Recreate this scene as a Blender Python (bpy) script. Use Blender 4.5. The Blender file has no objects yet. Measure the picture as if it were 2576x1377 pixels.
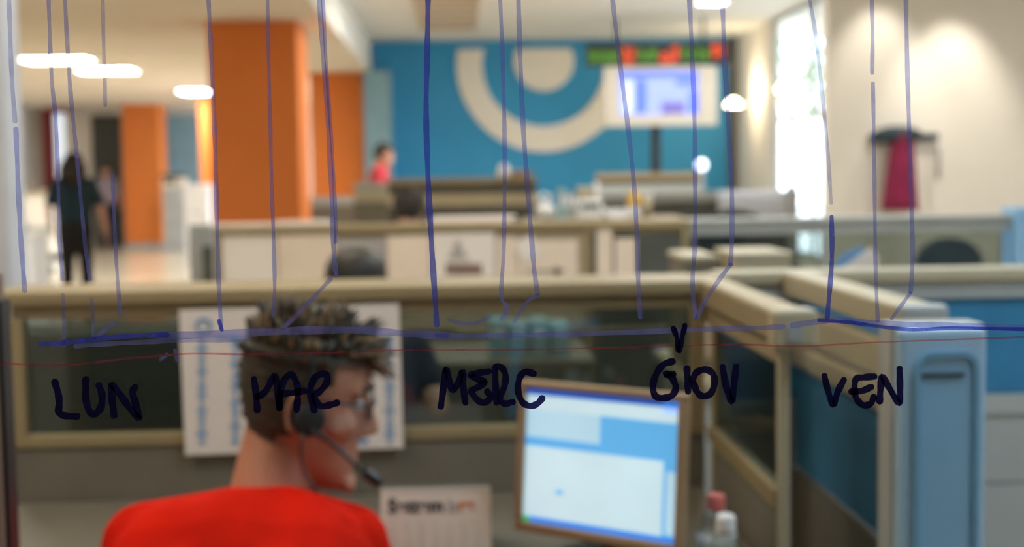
import bpy, bmesh, math, random
from mathutils import Vector, Matrix, noise
random.seed(7)
PI = math.pi
SC = bpy.context.scene
C = SC.collection

# ------------------------------------------------------------------ camera
F, CX, CY, CAMZ = 3400.0, 1288.0, 688.5, 1.35
Yc = Vector(((1150 - CX) / F, (CY - 445) / F, -1)).normalized()      # room axis seen by the camera
u = Vector((-math.sin(math.radians(1.0)), math.cos(math.radians(1.0)), 0))
Zc = (u - u.dot(Yc) * Yc).normalized()
Xc = Yc.cross(Zc)
R3 = Matrix((Xc, Yc, Zc))                                            # camera -> world
cam_d = bpy.data.cameras.new('camera'); cam = bpy.data.objects.new('camera', cam_d); C.objects.link(cam)
cam.matrix_world = Matrix.Translation((0, 0, CAMZ)) @ R3.to_4x4()
cam_d.sensor_width = 36; cam_d.lens = 36 * F / 2576
cam_d.clip_start = 0.02; cam_d.clip_end = 200
cam_d.dof.use_dof = True; cam_d.dof.focus_distance = 0.802
cam_d.dof.aperture_fstop = cam_d.lens / 7.6
SC.camera = cam
CP = Vector((0, 0, CAMZ))
def ray(px, py): return R3 @ Vector(((px - CX) / F, (CY - py) / F, -1))
def P(px, py, Y):                      # point of that pixel on the plane y = Y
    d = ray(px, py); return CP + d * (Y / d.y)
def PZ(px, py, Z):
    d = ray(px, py); return CP + d * ((Z - CAMZ) / d.z)

# ------------------------------------------------------------------ world, exposure
SC.view_settings.view_transform = 'Standard'; SC.view_settings.look = 'None'
SC.view_settings.gamma = 1.0; SC.view_settings.use_curve_mapping = False
SC.view_settings.exposure = 0.04
SC.cycles.max_bounces = 7; SC.cycles.diffuse_bounces = 4; SC.cycles.glossy_bounces = 3; SC.cycles.transparent_max_bounces = 24
W = bpy.data.worlds.new('sky'); SC.world = W; W.use_nodes = True
bg = W.node_tree.nodes['Background']; bg.inputs[0].default_value = (0.86, 0.93, 1.0, 1); bg.inputs[1].default_value = 7.0

PANEL_E = 20.0      # ceiling panel diffuser emission
# ------------------------------------------------------------------ materials
MATS = {}
def mat(name, col, rough=0.6, metal=0.0, var=0.06, scale=6.0, bump=0.0, emit=0.0, spec=0.5):
    if name in MATS: return MATS[name]
    m = bpy.data.materials.new(name); m.use_nodes = True; nt = m.node_tree; b = nt.nodes['Principled BSDF']
    tc = nt.nodes.new('ShaderNodeTexCoord'); nz = nt.nodes.new('ShaderNodeTexNoise')
    nz.inputs['Scale'].default_value = scale; nz.inputs['Detail'].default_value = 4
    nt.links.new(tc.outputs['Object'], nz.inputs['Vector'])
    rp = nt.nodes.new('ShaderNodeValToRGB')
    rp.color_ramp.elements[0].position = .3; rp.color_ramp.elements[1].position = .7
    rp.color_ramp.elements[0].color = [max(0, c * (1 - var)) for c in col] + [1]
    rp.color_ramp.elements[1].color = [min(1, c * (1 + var)) for c in col] + [1]
    nt.links.new(nz.outputs['Fac'], rp.inputs['Fac']); nt.links.new(rp.outputs['Color'], b.inputs['Base Color'])
    b.inputs['Roughness'].default_value = rough; b.inputs['Metallic'].default_value = metal
    b.inputs['Specular IOR Level'].default_value = spec
    if bump:
        bp = nt.nodes.new('ShaderNodeBump'); bp.inputs['Strength'].default_value = bump
        n2 = nt.nodes.new('ShaderNodeTexNoise'); n2.inputs['Scale'].default_value = scale * 14
        nt.links.new(tc.outputs['Object'], n2.inputs['Vector']); nt.links.new(n2.outputs['Fac'], bp.inputs['Height'])
        nt.links.new(bp.outputs['Normal'], b.inputs['Normal'])
    if emit:
        b.inputs['Emission Strength'].default_value = emit
        nt.links.new(rp.outputs['Color'], b.inputs['Emission Color'])
    MATS[name] = m; return m
def glassmat(name, tint, refl=0.04, edge=0.5, rough=0.0):
    if name in MATS: return MATS[name]
    m = bpy.data.materials.new(name); m.use_nodes = True; nt = m.node_tree; nt.nodes.clear()
    o = nt.nodes.new('ShaderNodeOutputMaterial'); mx = nt.nodes.new('ShaderNodeMixShader')
    t = nt.nodes.new('ShaderNodeBsdfTransparent'); g = nt.nodes.new('ShaderNodeBsdfGlossy')
    t.inputs[0].default_value = (*tint, 1); g.inputs['Roughness'].default_value = rough
    lw = nt.nodes.new('ShaderNodeLayerWeight'); lw.inputs['Blend'].default_value = 0.5
    pw = nt.nodes.new('ShaderNodeMath'); pw.operation = 'POWER'; pw.inputs[1].default_value = 5
    ma = nt.nodes.new('ShaderNodeMath'); ma.operation = 'MULTIPLY_ADD'; ma.inputs[1].default_value = edge; ma.inputs[2].default_value = refl
    nt.links.new(lw.outputs['Facing'], pw.inputs[0]); nt.links.new(pw.outputs[0], ma.inputs[0])
    nt.links.new(ma.outputs[0], mx.inputs[0]); nt.links.new(t.outputs[0], mx.inputs[1]); nt.links.new(g.outputs[0], mx.inputs[2])
    nt.links.new(mx.outputs[0], o.inputs[0]); MATS[name] = m; return m
def inkmat(name, tint, body, cover):
    if name in MATS: return MATS[name]
    m = bpy.data.materials.new(name); m.use_nodes = True; nt = m.node_tree; nt.nodes.clear()
    o = nt.nodes.new('ShaderNodeOutputMaterial'); mx = nt.nodes.new('ShaderNodeMixShader'); mx2 = nt.nodes.new('ShaderNodeMixShader')
    t = nt.nodes.new('ShaderNodeBsdfTransparent'); t.inputs[0].default_value = (*tint, 1)
    d = nt.nodes.new('ShaderNodeBsdfDiffuse'); d.inputs[0].default_value = (*body, 1)
    tr = nt.nodes.new('ShaderNodeBsdfTranslucent'); tr.inputs[0].default_value = (*body, 1)
    tc = nt.nodes.new('ShaderNodeTexCoord'); nz = nt.nodes.new('ShaderNodeTexNoise'); nz.inputs['Scale'].default_value = 90
    ma = nt.nodes.new('ShaderNodeMath'); ma.operation = 'MULTIPLY_ADD'; ma.inputs[1].default_value = 0.5; ma.inputs[2].default_value = cover - 0.25
    ma.use_clamp = True
    nt.links.new(tc.outputs['Object'], nz.inputs['Vector']); nt.links.new(nz.outputs['Fac'], ma.inputs[0])
    mx2.inputs[0].default_value = 0.6
    nt.links.new(d.outputs[0], mx2.inputs[1]); nt.links.new(tr.outputs[0], mx2.inputs[2])
    nt.links.new(ma.outputs[0], mx.inputs[0]); nt.links.new(t.outputs[0], mx.inputs[1]); nt.links.new(mx2.outputs[0], mx.inputs[2])
    nt.links.new(mx.outputs[0], o.inputs[0]); MATS[name] = m; return m

mat('wall_white', (.78, .75, .69), .8, var=.03, scale=2, bump=.05)
mat('wall_cream', (.86, .82, .76), .8, var=.03, scale=2, bump=.05)
mat('ceil_left', (.82, .74, .61), .9, var=.04, scale=1.5, bump=.08)
mat('ceil_right', (.84, .83, .79), .9, var=.03, scale=1.5, bump=.08)
mat('floor', (.62, .54, .42), .16, var=.05, scale=1.2)
mat('orange', (.74, .20, .03), .65, var=.05, scale=1.5, bump=.05)
mat('blue_wall', (.03, .33, .66), .6, var=.05, scale=1.0, bump=.04)
mat('blue_grey', (.24, .42, .52), .7)
mat('logo_cream', (.92, .88, .80), .7, var=.03)
mat('frame_beige', (.31, .235, .125), .45, var=.05)
mat('frame_cream', (.45, .39, .27), .45, var=.05)
mat('frame_grey', (.38, .40, .40), .45, var=.05)
mat('panel_grey', (.17, .150, .115), .8, var=.08, bump=.2, scale=9)
mat('panel_dark', (.075, .08, .07), .8, var=.15, bump=.2)
mat('panel_beige', (.50, .40, .29), .8, var=.06, bump=.15)
mat('panel_blue', (.03, .19, .37), .85, var=.12, bump=.25, scale=9)
mat('paper', (.82, .74, .69), .8, var=.02)
mat('paper_warm', (.80, .66, .54), .8, var=.03)
mat('paper_grey', (.40, .37, .36), .8, var=.1)
mat('paper_white', (.86, .86, .90), .8, var=.02)
mat('desk', (.16, .137, .105), .42, var=.12, scale=3)
mat('white_plastic', (.80, .80, .80), .4, var=.03)
mat('grey_plastic', (.36, .38, .39), .45, var=.05)
mat('silver', (.62, .57, .50), .35, var=.04)
mat('black_plastic', (.012, .014, .018), .45, var=.1)
mat('dark_fabric', (.02, .022, .025), .9, var=.2, bump=.2)
mat('navy_fabric', (.015, .07, .14), .9, var=.2, bump=.2)
mat('dark_red', (.25, .025, .03), .6)
mat('skin', (.50, .22, .135), .5, var=.06, scale=14)
mat('skin_pale', (.62, .34, .24), .5, var=.06, scale=14)
mat('hair_brown', (.034, .023, .013), .55, var=.45, scale=25)
mat('hair_lit_tip', (.17, .10, .045), .55, var=.4, scale=30)  # paler tuft colour includes the light caught by the crown
mat('hair_dark', (.018, .013, .010), .55, var=.3, scale=25)
mat('red_shirt', (.66, .012, .003), .9, var=.22, scale=5, bump=.15, spec=.05)  # mottled tone puts the shade of folds into the cloth colour
mat('pink_shirt', (.62, .05, .08), .85)
mat('teal_shirt', (.008, .03, .045), .9, var=.15)
mat('plaid_shirt', (.36, .33, .42), .9, var=.4, scale=9)
mat('black_cloth', (.008, .008, .01), .9)
mat('navy_cloth', (.012, .02, .045), .9)
mat('magenta', (.27, .015, .075), .9, var=.2, scale=12)
mat('coat_dark', (.03, .05, .07), .9)
mat('blue_metal', (.17, .37, .56), .38, var=.04)
mat('blue_metal_dark', (.25, .47, .70), .42, var=.04)
mat('blue_metal_light', (.36, .54, .72), .35, var=.04)
mat('bezel_tan', (.36, .235, .13), .4, var=.05)
mat('lanyard', (.62, .30, .03), .6)
mat('yellow', (.75, .42, .03), .5)
mat('pink_cap', (.75, .17, .15), .4)
mat('teal_pale', (.30, .48, .52), .6)
mat('print_blue', (.16, .34, .60), .8)
mat('print_dark', (.05, .05, .055), .8)
mat('print_orange', (.75, .20, .05), .8)
mat('print_brown', (.16, .07, .05), .8)
mat('post_brown', (.24, .15, .10), .5, var=.15)
mat('post_dark', (.10, .085, .07), .6)
mat('pillar_pale', (.66, .66, .72), .6)
mat('vent_beige', (.60, .47, .34), .7)
mat('leaf', (.45, .55, .35), .8, var=.3)
mat('bark', (.35, .28, .2), .9)
mat('ground', (.6, .6, .55), .9)
mat('lit_panel', (1, .93, .81), .6, var=.01, emit=PANEL_E)
mat('lit_strip', (1, .93, .81), .6, var=.01, emit=80)
mat('lit_white', (1, .96, .92), .6, var=.01, emit=24)
mat('lit_near', (1, .86, .66), .6, var=.01, emit=10)
mat('lit_day', (.70, .86, 1), .6, var=.01, emit=19)
mat('lit_warm', (1, .80, .52), .6, var=.01, emit=22)
mat('lit_cool', (.85, .92, 1), .6, var=.01, emit=4)
mat('lit_door', (.85, .93, 1), .6, var=.02, emit=.9)
mat('led_green', (.16, .50, .02), .6, var=.05, emit=.36)
mat('led_red', (1, .09, .015), .6, var=.05, emit=1.6)
mat('scr_blue', (.10, .18, .90), .4, var=.03, emit=.6)
mat('scr_lilac', (.30, .38, .95), .4, var=.06, emit=.6)
mat('scr_yellow', (.65, .75, .5), .4, var=.05, emit=.7)
mat('scr_purple', (.16, .14, .45), .4, emit=.6)
mat('mon_white', (.60, .80, .90), .3, var=.05, scale=9, emit=.76)
mat('mon_blue', (.11, .42, .80), .3, var=.04, emit=.85)
mat('mon_navy', (.01, .09, .50), .3, var=.05, emit=.8)
mat('mon_bar', (.03, .22, .78), .3, var=.05, emit=.9)
mat('mon_green', (.05, .5, .12), .3, emit=.7)
mat('mon_pale', (.45, .68, .84), .3, var=.05, emit=.78)
mat('clear_plastic', (.55, .56, .55), .15)
glassmat('pane', (.93, .95, .96), .035)
glassmat('panel_glass', (.52, .57, .55), .045)
glassmat('window_glass', (.95, .97, 1), .01, .12)
glassmat('bottle_glass', (.78, .80, .78), .08, .6)
glassmat('lens_glass', (.8, .85, .95), .12, .6)
inkmat('paper_thin', (1, 1, 1), (.90, .93, 1.0), 1.4)
inkmat('ink_blue', (.56, .59, .88), (.24, .25, .70), .27)
inkmat('ink_blue_bold', (.28, .32, .77), (.08, .10, .58), .42)
inkmat('ink_navy', (.030, .028, .12), (.010, .009, .05), .45)
inkmat('ink_red', (.90, .52, .56), (.50, .06, .10), .18)
inkmat('ink_faint', (.68, .71, .90), (.24, .25, .62), .22)

# ------------------------------------------------------------------ mesh helpers
def link(o): C.objects.link(o); return o
def obj(name, bm, m, parent=None, smooth=False):
    me = bpy.data.meshes.new(name)
    bmesh.ops.recalc_face_normals(bm, faces=bm.faces[:])
    bm.to_mesh(me); bm.free()
    ms = m if isinstance(m, (list, tuple)) else [m]
    for k in ms: me.materials.append(MATS[k])
    if smooth:
        for p in me.polygons: p.use_smooth = True
    o = link(bpy.data.objects.new(name, me))
    if parent is not None:
        o.parent = parent; o.matrix_parent_inverse = Matrix.Identity(4)
        o.matrix_local = parent.matrix_basis.inverted() if parent.parent is None else (parent.parent.matrix_basis @ parent.matrix_basis).inverted()
    return o
# meshes are written in world coordinates; things sit at an Empty whose matrix_basis is kept, parts get the inverse
def tag(o, label, cat, group=None):
    o['label'] = label; o['category'] = cat
    if group: o['group'] = group
    return o
def thing(name, label, cat, loc=(0, 0, 0), group=None):
    e = bpy.data.objects.new(name, None); e.empty_display_size = .1; link(e); e.location = loc
    e.matrix_basis = Matrix.Translation(loc)
    return tag(e, label, cat, group)
def struct(name, bm, m, parent=None, smooth=False):
    o = obj(name, bm, m, parent, smooth)
    if parent is None: o['kind'] = 'structure'
    return o
def bx(bm, x0, x1, y0, y1, z0, z1, bevel=0.0, M=None):
    x0, x1 = sorted((x0, x1)); y0, y1 = sorted((y0, y1)); z0, z1 = sorted((z0, z1))
    r = bmesh.ops.create_cube(bm, size=1)
    vs = r['verts']
    for v in vs:
        v.co = Vector(((x0 + x1) / 2 + v.co.x * (x1 - x0), (y0 + y1) / 2 + v.co.y * (y1 - y0), (z0 + z1) / 2 + v.co.z * (z1 - z0)))
    es = set(e for v in vs for e in v.link_edges)
    if bevel:
        rr = bmesh.ops.bevel(bm, geom=list(es), offset=bevel, segments=2, affect='EDGES', profile=.5)
        vs = list(set(v for f in rr['faces'] for v in f.verts) | set(v for v in vs if v.is_valid))
    if M is not None:
        for v in vs: v.co = M @ v.co
    return vs
def box(name, m, parent, x0, x1, y0, y1, z0, z1, bevel=0.0, M=None):
    bm = bmesh.new(); bx(bm, x0, x1, y0, y1, z0, z1, bevel, M); return obj(name, bm, m, parent)
def frame_of(d):
    d = d.normalized(); a = Vector((0, 0, 1)) if abs(d.z) < .9 else Vector((1, 0, 0))
    s = d.cross(a).normalized(); return s, d.cross(s).normalized()
def tube(bm, pts, rad, n=10, caps=True):
    pts = [Vector(p) for p in pts]; rings = []
    rr = rad if isinstance(rad, (list, tuple)) else [rad] * len(pts)
    s = None
    for i, p in enumerate(pts):
        d = (pts[min(i + 1, len(pts) - 1)] - pts[max(i - 1, 0)]).normalized()
        if s is None: s, t = frame_of(d)
        else:
            s = (s - s.dot(d) * d).normalized(); t = d.cross(s)
        rings.append([bm.verts.new(p + (s * math.cos(2 * PI * k / n) + t * math.sin(2 * PI * k / n)) * rr[i]) for k in range(n)])
    for a, b in zip(rings, rings[1:]):
        for k in range(n): bm.faces.new((a[k], a[(k + 1) % n], b[(k + 1) % n], b[k]))
    if caps:
        bm.faces.new(rings[0][::-1]); bm.faces.new(rings[-1])
def lathe(bm, c, prof, n=20):
    c = Vector(c); rings = []
    for r, z in prof:
        rings.append([bm.verts.new(c + Vector((r * math.cos(2 * PI * k / n), r * math.sin(2 * PI * k / n), z))) for k in range(n)])
    for a, b in zip(rings, rings[1:]):
        for k in range(n): bm.faces.new((a[k], a[(k + 1) % n], b[(k + 1) % n], b[k]))
    bm.faces.new(rings[0][::-1]); bm.faces.new(rings[-1])
def cap(bm, p0, p1, r0, r1=None, n=14):                # tapered capsule
    r1 = r0 if r1 is None else r1
    p0, p1 = Vector(p0), Vector(p1); d = p1 - p0
    if d.length < 1e-6: d = Vector((0, 0, 1e-4)); p1 = p0 + d
    L = d.length; d.normalize(); pts, rad = [], []
    for k in range(6):
        a = PI / 2 * (1 - k / 5); pts.append(p0 - d * r0 * math.sin(a)); rad.append(max(1e-4, r0 * math.cos(a)))
    for k in range(1, 6):
        a = PI / 2 * k / 5; pts.append(p1 + d * r1 * math.sin(a)); rad.append(max(1e-4, r1 * math.cos(a)))
    pts.insert(6, p0.lerp(p1, .999)); rad.insert(6, r1)
    tube(bm, pts, rad, n)
def ball(bm, c, r, seg=14, M=None):
    r3 = r if isinstance(r, (tuple, list)) else (r, r, r)
    mm = Matrix.Translation(Vector(c)) @ (M if M is not None else Matrix.Identity(4)) @ Matrix.Diagonal((*r3, 1))
    bmesh.ops.create_uvsphere(bm, u_segments=seg, v_segments=max(8, seg // 2 + 2), radius=1, matrix=mm)
def prism(bm, pts, y0, y1):                            # polygon in x/z extruded along y
    a = [bm.verts.new((p[0], y0, p[1])) for p in pts]; b = [bm.verts.new((p[0], y1, p[1])) for p in pts]
    bm.faces.new(a); bm.faces.new(b[::-1]); n = len(pts)
    for k in range(n): bm.faces.new((a[k], b[k], b[(k + 1) % n], a[(k + 1) % n]))
def remesh(o, voxel, smooth=6, factor=.5):
    md = o.modifiers.new('r', 'REMESH'); md.mode = 'VOXEL'; md.voxel_size = voxel; md.use_smooth_shade = True
    ms = o.modifiers.new('s', 'SMOOTH'); ms.iterations = smooth; ms.factor = factor
    dg = bpy.context.evaluated_depsgraph_get(); dg.update()
    me = bpy.data.meshes.new_from_object(o.evaluated_get(dg), depsgraph=dg)
    for p in me.polygons: p.use_smooth = True
    old = o.data; o.modifiers.clear(); o.data = me
    if not me.materials:
        for k in old.materials: me.materials.append(k)
    bpy.data.meshes.remove(old); return o
def rbox(w, h, r, n=6):                                # rounded rectangle outline
    pts = []
    for cx, cz, a0 in ((w - r, h - r, 0), (r, h - r, PI / 2), (r, r, PI), (w - r, r, 1.5 * PI)):
        for k in range(n + 1):
            a = a0 + PI / 2 * k / n; pts.append((cx + r * math.cos(a), cz + r * math.sin(a)))
    return pts
def copy_tree(o, parent=None):
    c = o.copy(); C.objects.link(c)
    if parent is not None: c.parent = parent
    for ch in list(o.children): copy_tree(ch, c)
    return c

# ================================================================== THE ROOM
ZL, ZR = 2.90, 3.37            # lower left ceiling, higher right ceiling
XL, XR = -8.9, 4.2
YB, YF = -2.6, 29.0
XB = P(930, 190, 20.3).x       # where the ceiling steps
YW = 20.3                      # blue wall
YG0 = .85
bm = bmesh.new(); bx(bm, XL - .2, 9, YB - .2, YF + .2, -.1, 0); struct('floor', bm, 'floor')
bm = bmesh.new(); bx(bm, XL - .2, XB, YB, YF + .2, ZL, ZL + .8); struct('ceiling', bm, 'ceil_left')
bm = bmesh.new(); bx(bm, XB, 9, YB, YW + .2, ZR, ZR + .33); struct('ceiling', bm, 'ceil_right')
bm = bmesh.new(); bx(bm, XB, XB + .03, YG0, YW - .02, ZL, ZR); struct('trim_1', bm, 'ceil_right')
bm = bmesh.new(); bx(bm, XL - .2, XL, YB, YF, 0, ZL + .1); struct('wall_left', bm, 'wall_white')
bm = bmesh.new(); bx(bm, XL - .2, 9, YB - .2, YB, 0, ZR + .2); struct('wall_camera_side', bm, 'panel_grey')
bm = bmesh.new(); bx(bm, XL, XB + .4, YF, YF + .2, 0, ZL + .1); struct('wall_back', bm, 'wall_white')
# blue wall with its logo
wb = thing('wall_blue', '', ''); del wb['label'], wb['category']; wb['kind'] = 'structure'
x1b = XR + .1
box('wall_panel', 'blue_wall', wb, XB - .02, x1b, YW, YW + .2, 0, ZR + .1)
pc = P(1367, 163, YW); ro, ri, rd = 217 / F * YW, 153 / F * YW, 75 / F * YW
def arc_poly(rout, rin, ztop, n=48):
    # ring (or disc if rin == 0) below the ceiling line ztop, as outline in x/z
    def lim(r): return math.asin(max(-1, min(1, (ztop - pc.z) / r)))
    a = lim(rout); out = [(pc.x + rout * math.cos(t), pc.z + rout * math.sin(t)) for t in [PI - a + (PI + 2 * a) * k / n for k in range(n + 1)]]
    if rin:
        b = lim(rin); out += [(pc.x + rin * math.cos(t), pc.z + rin * math.sin(t)) for t in [2 * PI + b - (PI + 2 * b) * k / n for k in range(n + 1)]]
    return out
bm = bmesh.new()
def ring_strip(bm, rout, rin, ztop, y0, y1, n=48):
    def angs(r):
        a = math.asin(max(-1, min(1, (ztop - pc.z) / r))); return [PI - a + (PI + 2 * a) * k / n for k in range(n + 1)]
    A, B = angs(rout), angs(rin); rows = []
    for k in range(n + 1):
        o_ = (pc.x + rout * math.cos(A[k]), pc.z + rout * math.sin(A[k])); i_ = (pc.x + rin * math.cos(B[k]), pc.z + rin * math.sin(B[k]))
        rows.append([bm.verts.new((o_[0], y0, o_[1])), bm.verts.new((i_[0], y0, i_[1])), bm.verts.new((i_[0], y1, i_[1])), bm.verts.new((o_[0], y1, o_[1]))])
    for r, s in zip(rows, rows[1:]):
        for q in range(4): bm.faces.new((r[q], s[q], s[(q + 1) % 4], r[(q + 1) % 4]))
    bm.faces.new(rows[0]); bm.faces.new(rows[-1][::-1])
ztop = P(1367, 122, YW).z
ring_strip(bm, ro, ri, ztop, YW - .03, YW - .001)
o = obj('logo_ring', bm, 'logo_cream', wb); o['label'] = 'cream open ring of the wall emblem'
pd = P(1368, 153, YW); bm = bmesh.new(); a = math.asin((ztop - pd.z) / rd)
prism(bm, [(pd.x + rd * math.cos(t), pd.z + rd * math.sin(t)) for t in [PI - a + (PI + 2 * a) * k / 40 for k in range(41)]], YW - .03, YW - .001)
o = obj('logo_disc', bm, 'logo_cream', wb); o['label'] = 'cream disc of the wall emblem'
# pale blue return at the left end of the blue wall
bm = bmesh.new(); bx(bm, P(918, 300, 19.6).x, P(982, 300, 19.6).x, 19.6, YW, 0, ZL - .01); struct('wall_return', bm, 'blue_grey')
bm = bmesh.new(); bx(bm, P(1836, 300, 20.2).x, XR, 20.15, YW, 0, ZR); struct('trim_3', bm, 'post_dark')
# right side: window wall running away, and the facing wall with the coat rail
XWIN = 4.2
yw0, yw1 = 14.2, 17.9
bm = bmesh.new(); bx(bm, XWIN, XWIN + .1, yw1, YW + .2, 0, ZR + .1); struct('wall_right', bm, 'wall_cream')
bm = bmesh.new(); bx(bm, XWIN, XWIN + .1, 12.62, yw0, 0, ZR + .1); struct('wall_right', bm, 'wall_cream')
bm = bmesh.new(); bx(bm, XWIN, XWIN + .1, yw0, yw1, 0, .30); struct('wall_right', bm, 'wall_cream')
xr0 = P(2082, 300, 12.4).x
bm = bmesh.new(); bx(bm, xr0, 9, 12.4, 12.6, 0, ZR + .1); struct('wall_right', bm, 'wall_cream')
bm = bmesh.new(); bx(bm, 8.8, 9, YB, 12.4, 0, ZR + .1); struct('wall_side', bm, 'wall_white')
w2 = thing('window_2', '', ''); del w2['label'], w2['category']; w2['kind'] = 'structure'
for y0, y1, z0, z1 in ((yw0, yw0 + .06, .3, ZR), (yw1 - .06, yw1, .3, ZR), (yw0, yw1, .3, .37), (yw0, yw1, ZR - .06, ZR), (15.9, 15.96, .3, ZR)):
    box('frame_bar', 'frame_grey', w2, XWIN + .01, XWIN + .05, y0, y1, z0, z1)
box('glass_pane', 'window_glass', w2, XWIN + .025, XWIN + .031, yw0 + .05, yw1 - .05, .36, ZR - .05)
bm = bmesh.new(); bx(bm, 9, 40, -10, 60, -.25, -.15); bx(bm, 4.6, 9, 12.7, 60, -.25, -.15); struct('ground', bm, 'ground')

# columns
def column(px0, px1, Y, z1, label, mm='orange'):
    a, b = P(px0, 300, Y).x, P(px1, 300, Y).x; w = b - a
    bm = bmesh.new(); bx(bm, a, b, Y, Y + w, .1, z1, .012)
    r = obj('column', bm, mm); r['kind'] = 'structure'
    bm = bmesh.new(); bx(bm, a - .012, b + .012, Y - .012, Y + w + .012, 0, .1); obj('plinth', bm, 'grey_plastic', r)
    r['label'] = label
    return r
column(527, 752, 13.4, ZL, 'large orange column nearest the glass')
column(781, 914, 20.0, ZL, 'orange column touching the blue wall')
column(305, 398, 27.6, ZL, 'far orange column by the doorway')
column(500, 590, 24.5, ZL, 'orange column half hidden behind the large one')
# pale pillar at the left edge
a, b = P(-40, 600, 3.7).x, P(24, 600, 3.7).x
bm = bmesh.new(); bx(bm, a, b, 3.7, 3.85, 0, ZL, .008); o = struct('wall_pillar', bm, 'pillar_pale')
# back of the room, left: doorway, red framed glass door, blue panel
YD = YF
d1 = thing('door_1', '', ''); del d1['label'], d1['category']; d1['kind'] = 'structure'
def fbox(name, m, par, px0, px1, py0, py1, Y, t=.06, bev=0.0):
    a, b = P(px0, py1, Y), P(px1, py0, Y); return box(name, m, par, a.x, b.x, Y - t, Y, a.z, b.z, bev)
zfl = 1.35
fbox('lintel', 'wall_white', d1, 178, 304, 262, 290, YD - .01, .12)
fbox('door_leaf', 'panel_dark', d1, 243, 304, 290, 632, YD - .01, .07)
fbox('side_panel', 'wall_cream', d1, 164, 243, 290, 632, YD - .01, .05)
fbox('red_frame', 'dark_red', d1, 122, 136, 228, 632, YD - .01, .16)
fbox('lit_pane', 'lit_door', d1, 137, 162, 286, 560, YD - .02, .05)  # pane glows by itself in place of light behind the glass
fbox('door_rail', 'dark_red', d1, 136, 164, 560, 632, YD - .01, .06)
tag(fbox('hanging_sign', 'dark_red', None, 124, 172, 232, 286, YD - .5, .08, .01), 'dark red square sign high on the far left wall', 'sign')
bm = bmesh.new(); a, b = P(398, 640, YF), P(500, 290, YF); bx(bm, a.x, b.x, YF - .06, YF, 0, b.z); struct('trim_2', bm, 'blue_grey')

# ------------------------------------------------------------------ ceiling lights (panels in view, plus unseen ones added for light)
def ceiling_light(x0, x1, y0, y1, z, label, m='lit_panel', grp='ceiling light panels'):
    t = thing('ceiling_light', label, 'ceiling light', ((x0 + x1) / 2, (y0 + y1) / 2, z), grp)
    bm = bmesh.new(); w = .05
    for a in ((x0 - w, x0, y0 - w, y1 + w), (x1, x1 + w, y0 - w, y1 + w), (x0, x1, y0 - w, y0), (x0, x1, y1, y1 + w)): bx(bm, *a, z - .03, z)
    obj('frame', bm, 'white_plastic', t)
    box('diffuser', m, t, x0, x1, y0, y1, z - .02, z - .002)
def ceil_px(px0, px1, py0, py1, z, label, **k):
    a = PZ(px0, (py0 + py1) / 2, z); b = PZ(px1, (py0 + py1) / 2, z)
    n_ = PZ((px0 + px1) / 2, py0, z).y; f_ = PZ((px0 + px1) / 2, py1, z).y
    ceiling_light(a.x, b.x, n_, f_, z, label, **k)
ceil_px(60, 230, 142, 151, ZL, 'largest bright ceiling panel at the far left', m='lit_strip')
ceil_px(200, 340, 170, 178, ZL, 'second bright ceiling panel right of the largest', m='lit_strip')
ceil_px(455, 525, 224, 232, ZL, 'small far ceiling panel left of the big orange column', m='lit_strip')
ceiling_light(-3.9, -2.9, 6.4, 7.6, ZL, 'unseen ceiling panel added above the left aisle near the partitions')  # out of view, added as general light for the room
ceiling_light(-1.9, -.9, 1.5, 2.5, ZL, 'ceiling panel above the man and the glass', m='lit_near')
ceiling_light(.95, 1.95, .95, 1.75, ZR, 'unseen cool ceiling panel added to light the blue column', m='lit_day')  # added out of view to brighten the column's front
ceiling_light(-1.3, -.3, 4.3, 5.1, ZL, 'unseen ceiling panel added to light the pinned papers', m='lit_near')  # added out of view to brighten the papers and ledge
ceiling_light(1.5, 2.5, 3.6, 4.6, ZR, 'unseen panel added as daylight above the right workstations', m='lit_day')  # cool emitter added in place of daylight from the right windows
ceiling_light(-6.6, -5.6, 9.0, 10.2, ZL, 'unseen ceiling panel added above the left side of the room')  # unseen, added to lift the dim left side
ceiling_light(1.0, 2.0, 6.2, 7.2, ZR, 'unseen ceiling panel added over the middle desks')  # unseen, added and placed to light the fronts of the cabinet clutter
ceiling_light(1.6, 2.8, 13.7, 14.9, ZR, 'unseen ceiling panel added over the far desks')  # unseen, added and placed to light the blue wall
ceiling_light(-.3, .9, 13.7, 14.9, ZR, 'unseen ceiling panel added over the far desks left')  # unseen, added as a second light on the blue wall emblem
ceiling_light(2.86, 3.16, 15.7, 16.0, ZR, 'small bright ceiling panel at the upper right before the blue wall', m='lit_strip')
ceiling_light(4.6, 5.8, 7.6, 8.8, ZR, 'unseen ceiling panel added at the right of the room', m='lit_white')  # unseen, added to brighten the facing wall
# vent grille in the high ceiling
a, b = PZ(1050, 40, ZR), PZ(1200, 40, ZR); ya, yb = 15.2, 18.6
t = thing('ceiling_vent', 'pale beige slatted ceiling grille above the blue wall', 'vent', ((a.x + b.x) / 2, (ya + yb) / 2, ZR))
bm = bmesh.new()
for q in ((a.x, a.x + .05, ya, yb), (b.x - .05, b.x, ya, yb), (a.x, b.x, ya, ya + .08), (a.x, b.x, yb - .08, yb)): bx(bm, *q, ZR - .03, ZR)
obj('frame', bm, 'vent_beige', t)
for k in range(5):
    yy = ya + .4 + k * .62; box('slat', 'vent_beige', t, a.x + .05, b.x - .05, yy, yy + .3, ZR - .025, ZR - .004)
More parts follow.
